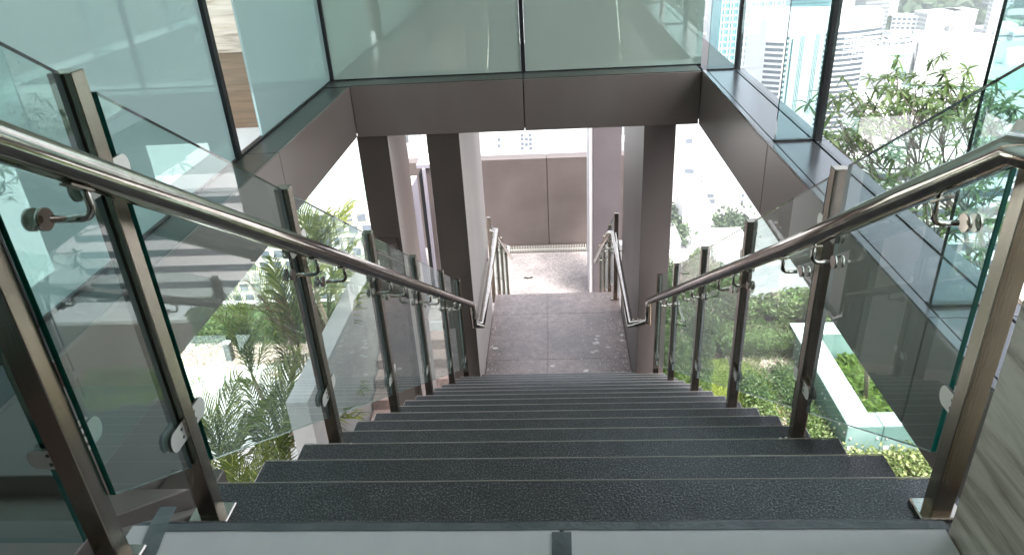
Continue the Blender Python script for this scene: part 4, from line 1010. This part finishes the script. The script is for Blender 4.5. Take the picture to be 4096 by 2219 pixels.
sc_.tube([U(2.4, 8.4), U(3.8, 8.9), U(4.2, 7.2)], 0.3, redletter, 5); sc_.tube([U(6.6, 3.0), U(7.6, 2.2), U(7.0, 1.6)], 0.3, redletter, 5)
sc_.build("script_lettering", sg)
fr_ = MB()
for i in range(9):
    x = sd.x*10*i/8; y = sd.y*10*i/8
    fr_.tube([(x+0.35, y, 0), (x+0.35, y, 11.3)], 0.08, offwhite, 4); fr_.tube([(x+0.35, y, 11), (x+2.4, y-0.4, 0)], 0.08, offwhite, 4)
    if i < 8: fr_.tube([(x+0.4, y, 1.0 if i % 2 else 10), (sd.x*10*(i+1)/8+0.4, sd.y*10*(i+1)/8, 10 if i % 2 else 1.0)], 0.06, offwhite, 4)
fr_.build("frame", sg)
wt = empty("scaffold_frame", "open white steel frame on the green roof deck behind the sign", "steel frame", (100, 250, -52.3)); s_ = MB()
for i in range(9):
    s_.tube([(i*2.1, 0, 0), (i*2.1, 0, 7)], 0.10, white_b, 4)
    s_.tube([(i*2.1, 8, 0), (i*2.1, 8, 7)], 0.10, white_b, 4); s_.tube([(i*2.1, 0, 7), (i*2.1, 8, 7)], 0.08, white_b, 4)
for z in (3, 5, 7): s_.tube([(0, 0, z), (17, 0, z)], 0.08, white_b, 4); s_.tube([(0, 8, z), (17, 8, z)], 0.08, white_b, 4)
s_.build("frame", wt)
for (u, v, rr_) in ((3572, 292, 1.6),):
    p = onZ(u, v, -50.2); MB().tube([(p.x, p.y, -52.3), (p.x, p.y, -50.5), (p.x, p.y, -49.9)], 1.6, white_b, 16, radii=[1.6, 1.6, 0.9]).build("roof_tank", label="small domed white roof tank in front of the green deck", cat="tank")
for (u, v, lab_) in ((4050, 205, "round grey water tank on the far right roof, left one of the pair"), (4075, 202, "round grey water tank on the far right roof, touching the picture edge")):
    p = onZ(u, v, -48); MB().tube([(p.x, p.y, -52.3), (p.x, p.y, -47.5), (p.x, p.y, -47.2)], 2.0, offwhite, 14, radii=[2, 2, 1.4]).build("water_tank", label=lab_, cat="tank", group="water tanks at the right edge")
# buildings with louvred facade directly below the tree (white bands)
def at_building(u, v, y, w, d, ztop, zbot, name, label, wallm, bandm, floors, bays, **k):
    p = onY(u, v, y); return slabbuilding(name, label, p.x-w/2, p.x+w/2, y, y+d, zbot, ztop if ztop is not None else p.z, wallm, bandm, floors, bays=bays, **k)
lb = slabbuilding("office_block", "white office block with long horizontal dark bands right below the leafy tree", 48.5, 84, 110, 117, CG, -39, white_b, bandglass, 19, faces=('f', 'l'), bandh=0.4)
lv = empty("louvred_building", "white building with tall vertical louvres behind the lower tree", "building", (44, 58, CG))
MB().box(-7, 16, 0, 14, 0, 61, offwhite).build("wall", lv)
fin = None
for i in range(34):
    if fin is None: o = MB().box(-0.12, 0.12, -0.5, 0, 0, 60, white_b).build("louvre", lv, (-7+i*0.68, 0, 0)); fin = o.data
    else: inst("louvre", fin, lv, (-7+i*0.68, 0, 0))
for i in range(20):
    inst("louvre", fin, lv, (-7.0, 0.5+i*0.68, 0), (0, 0, -math.pi/2))
# towers further behind on the left of the hotel
def span(u0, u1, y): return onY(u0, 20, y).x, onY(u1, 20, y).x
a, b_ = span(2880, 3150, 420); tw = slabbuilding("glass_tower", "pale blue glass tower with white ribs behind the left end of the hotel", a, b_, 420, 450, CG, 40, blueglass, white_b, 40, bays=0, bandh=0.3, faces=('f',))
rib = None
for i in range(8):
    for dx in (0, 1.6):
        x = -(b_-a)/2+(b_-a)*(i+0.25)/8+dx
        if rib is None: o = MB().box(-0.3, 0.3, -0.7, -0.1, 0, 140, white_b).build("rib", tw, (x, -15, 0)); rib = o.data
        else: inst("rib", rib, tw, (x, -15, 0))
a, b_ = span(3152, 3318, 470); tw2 = slabbuilding("glass_tower", "wide blue green tower with fine floor lines behind the hotel", a, b_, 470, 500, CG, 30, blueglass, bandglass, 60, bays=0, bandh=0.35, faces=('f',))
a, b_ = span(3322, 3418, 480); tw4 = slabbuilding("office_tower", "plain white tower beside the square windowed one above the hotel roof", a, b_, 480, 500, CG, -10, white_b, offwhite, 30, bays=0, bandh=0.1, faces=('f',))
a, b_ = span(3447, 3548, 520); tw3 = slabbuilding("office_tower", "grey tower with small square windows above the hotel sign", a, b_, 520, 560, CG, -8, dist_grey, bandglass, 34, bays=14, bandh=0.45, faces=('f',), rot=0.12)
a, b_ = span(3552, 3594, 540); tw5 = slabbuilding("office_tower", "plain white slab tower right of the hotel sign", a, b_, 540, 560, CG, -10, white_b, offwhite, 30, bays=0, bandh=0.1, faces=('f',))
for i, (u, v, y, w, d, H, fl_, bays, lab) in enumerate([
    (3660, 110, 420, 40, 22, 26, 7, 8, "white stepped apartment block left of centre in the far district"),
    (3770, 100, 430, 44, 24, 30, 8, 9, "wide balconied apartment block in the middle of the far district"),
    (3850, 95, 450, 26, 24, 30, 8, 6, "narrow balconied block right of the wide apartment block"),
    (3930, 105, 400, 36, 18, 16, 4, 8, "low white flat roofed block near the elevated road"),
    (3640, 60, 520, 34, 20, 18, 5, 7, "small white block behind the stepped apartment block"),
    (3740, 45, 600, 40, 22, 18, 5, 8, "small pale block with sloping roof against the trees"),
    (4010, 20, 560, 26, 22, 34, 10, 5, "slim white tower among trees at the top right"),
    (3990, 70, 430, 12, 12, 44, 12, 3, "narrow white banded tower next to the right mullion"),
    (3600, 150, 360, 30, 20, 12, 3, 6, "low white block directly behind the steel frame")]):
    p = onZ(u, v, CG+H*0.5)
    w *= 0.6; d *= 0.6; H *= 0.75
    slabbuilding("city_block", lab, p.x-w/2, p.x+w/2, p.y, p.y+d, CG, CG+H, dist_white, dist_grey if i % 3 else bandglass, fl_, bays=0 if i % 2 else bays, bandh=0.5, faces=('f', 'l'), group="distant city blocks", rot=rnd.uniform(-0.5, 0.3))
HV = MB()
for k in range(60):
    u = rnd.uniform(3560, 4150); v = rnd.uniform(60, 175); p = onZ(u, v, CG+8)
    w, d, h = rnd.uniform(7, 15), rnd.uniform(7, 14), rnd.uniform(6, 15)
    b = MB(); b.box(-w/2, w/2, 0, d, 0, h, dist_white); b.box(-w/2+.4, w/2-.4, .4, d-.4, h, h+.5, rnd.choice([dist_grey, greyb, dist_white]))
    nb = int(h/3)
    for q in range(nb): b.box(-w/2+.5, w/2-.5, -0.12, 0.05, q*3+1.1, q*3+2.2, bandglass); b.box(-w/2-.12, -w/2+.05, .5, d-.5, q*3+1.1, q*3+2.2, bandglass)
    an = rnd.uniform(-.5, .3); ca, sa = math.cos(an), math.sin(an); o0 = len(HV.v)
    HV.v += [(p.x+v_[0]*ca-v_[1]*sa, p.y+v_[0]*sa+v_[1]*ca, CG+v_[2]) for v_ in b.v]
    for f_, m_, q_ in zip(b.f, b.m, b.sm): HV.f.append([a_+o0 for a_ in f_]); HV.m.append(HV.mi(b.mats[m_])); HV.sm.append(q_)
HV.build("far_houses", kind="stuff", label="hazy low white houses in the district before the woods", cat="houses")
# elevated road
er = MB()
for j in range(4): er.box(-100+0, 130, j*9, j*9+6, 12-j*0.5, 13-j*0.5, offwhite)
o = er.build("elevated_road", None, (330, 400, CG), kind='structure'); o.rotation_euler.z = -0.25
# forest hills
pts = []
for i in range(26000):
    y = nr.uniform(520, 1500); x = nr.uniform(150, 900)*y/900+40
    pts.append((x, y, CG+nr.uniform(0, 14)+6*math.sin(x*0.03)+5*math.cos(y*0.02)))
leafcloud("forest", np.array(pts), 13.0, forestm, 0.9, 0.45, label="hazy green woodland filling the far distance at the top right", cat="woodland", kind="stuff")
# scattered city low-rise to fill ground everywhere
V = MB()
for i in range(700):
    y = rnd.uniform(140, 900); x = rnd.uniform(-1.1, 0.28)*y
    w, d, h = rnd.uniform(6, 16), rnd.uniform(6, 16), rnd.uniform(5, 22)
    V.box(x, x+w, y, y+d, CG, CG+h, rnd.choice([white_b, dist_white, dist_grey, greyb]))
V.build("far_city", label="mass of pale low buildings filling the distant streets", cat="city", kind="stuff")
# white buildings in the gaps ahead
slabbuilding("white_block", "bright white blank block with a few small windows above the far wall", -14, 4.6, 100, 118, CG, -27.2, dist_white, winglass, 30, bays=0, bandh=0.0, faces=())
slabbuilding("white_block", "tall bright white block in the gap right of the landing wall", 34, 66.5, 236, 262, CG, onY(2900, 400, 236).z, dist_white, winglass, 34, bays=0, bandh=0.0, faces=())
def few_windows(bld, y, lst, w, h, m=winglass):
    L = bld.location; me_ = None
    for (u, v) in lst:
        p = onY(u, v, y)
        if me_ is None:
            o = MB().box(-w/2, w/2, -0.08, -0.01, -h/2, h/2, m).build("window", bld, (p.x-L.x, y-L.y, p.z-L.z)); me_ = o.data
        else: inst("window", me_, bld, (p.x-L.x, y-L.y, p.z-L.z))
few_windows(D.objects["white_block"], 100, [(1996, 558), (1996, 583), (2088, 540), (2089, 556), (2090, 575), (2090, 592), (2106, 556), (2106, 578), (2121, 540), (2122, 558), (2122, 575), (2123, 592)], 0.42, 0.40)
few_windows(D.objects["white_block.001"], 236, [(2757, 565), (2752, 684), (2762, 686), (2842, 783), (2846, 805), (2828, 846)], 2.3, 1.5)
few_windows(D.objects["white_block.001"], 236, [(2972, 782), (2968, 807), (2960, 858), (2905, 860)], 1.0, 1.2)
few_windows(D.objects["white_block.001"], 236, [(2806, 706), (2806, 726), (2804, 746), (2800, 590), (2800, 612), (2798, 634)], 0.5, 0.7)
for (u0, u1, v0, v1, lab) in ((2728, 2776, 884, 925, "small white shop house with dark openings below the bright white block, left one"), (2784, 2836, 880, 950, "white shop house with a dark sign band beside the first one, right one")):
    p0 = onY(u0, v1, 222); p1 = onY(u1, v0, 222); w = p1.x-p0.x
    sh = empty("shop_house", lab, "shop house", ((p0.x+p1.x)/2, 222, CG))
    MB().box(-w/2, w/2, 0, 9, 0, 7.5, dist_white).build("wall", sh)
    MB().box(-w/2-.2, w/2+.2, -0.4, 9.2, 7.5, 7.9, white_b).build("roof", sh)
    for z0, z1 in ((0.3, 2.6), (3.6, 6.6)):
        MB().box(-w/2+.4, w/2-.4, -0.12, -0.01, z0, z1, bandglass).build("opening", sh)
    ac = MB()
    for q in range(4): ac.tube([(-w/2+1+q*w*0.2, 4, 7.9), (-w/2+1+q*w*0.2, 4, 8.6)], 0.7, greyb, 10)
    ac.build("roof_units", sh)
gp = []
for (u, v, n_, sp) in ((2712, 900, 260, 3.2), (2722, 925, 260, 3.0), (2890, 900, 200, 3.5), (2930, 880, 260, 4.0), (2700, 860, 200, 3.0), (2960, 905, 260, 4)):
    p = onZ(u, v, CG+4)
    for q in range(n_): gp.append((p.x+nr.normal()*sp*0.5, p.y+nr.normal()*sp, CG+4+nr.normal()*1.6))
leafcloud("street_trees", np.array(gp), 1.5, forestm, 0.8, 0.3, label="hazy clumps of street trees around the small shop houses", cat="trees", kind="stuff")
# hotel with square cream-trimmed windows on the left
hl = empty("window_grid_hotel", "white building with square cream trimmed windows seen through the left glass", "building", (-40, 90, CG))
topz = -34.2-CG
MB().box(-34, 15.5, 0, 18, 0, topz, offwhite).build("wall", hl)
wme = pme = None
for r_ in range(20):
    for c_ in range(16):
        x = -14+c_*1.92+(0.5 if r_ % 2 else 0); z = topz-2.2-r_*1.75
        if wme is None:
            o = MB().box(-0.72, 0.66, -0.15, 0.0, -0.62, 0.66, cream).build("window", hl, (x, 0, z)); wme = o.data; pme = MB().box(-0.58, 0.64, -0.22, -0.151, -0.48, 0.64, winglass).build("pane", o).data
        else: o = inst("window", wme, hl, (x, 0, z)); inst("pane", pme, o)
MB().box(-34, 15.4, 0.3, 18, topz, topz+0.3, green_roof).build("roof", hl)
rt = MB().box(-150, -50, 130, 190, CG, -48, offwhite).build("rooftop_block", label="pale low rise roofs beyond the square windowed building", cat="building")

# ------------------------------------------------------------------ air
hzb = MB().box(-3600, 4600, -60, 7100, CG-3, 45.5, white_b).build("haze", kind="stuff")
hm = D.materials.new("haze_air"); hm.use_nodes = True; nt = hm.node_tree; nt.nodes.clear()
pv = nm(nt, "ShaderNodeVolumePrincipled"); pv.inputs['Color'].default_value = (0.86, 0.92, 0.97, 1); pv.inputs['Density'].default_value = 0.0005; pv.inputs['Anisotropy'].default_value = 0.2
ou = nm(nt, "ShaderNodeOutputMaterial"); nt.links.new(pv.outputs[0], ou.inputs['Volume'])
hzb.data.materials.clear(); hzb.data.materials.append(hm)
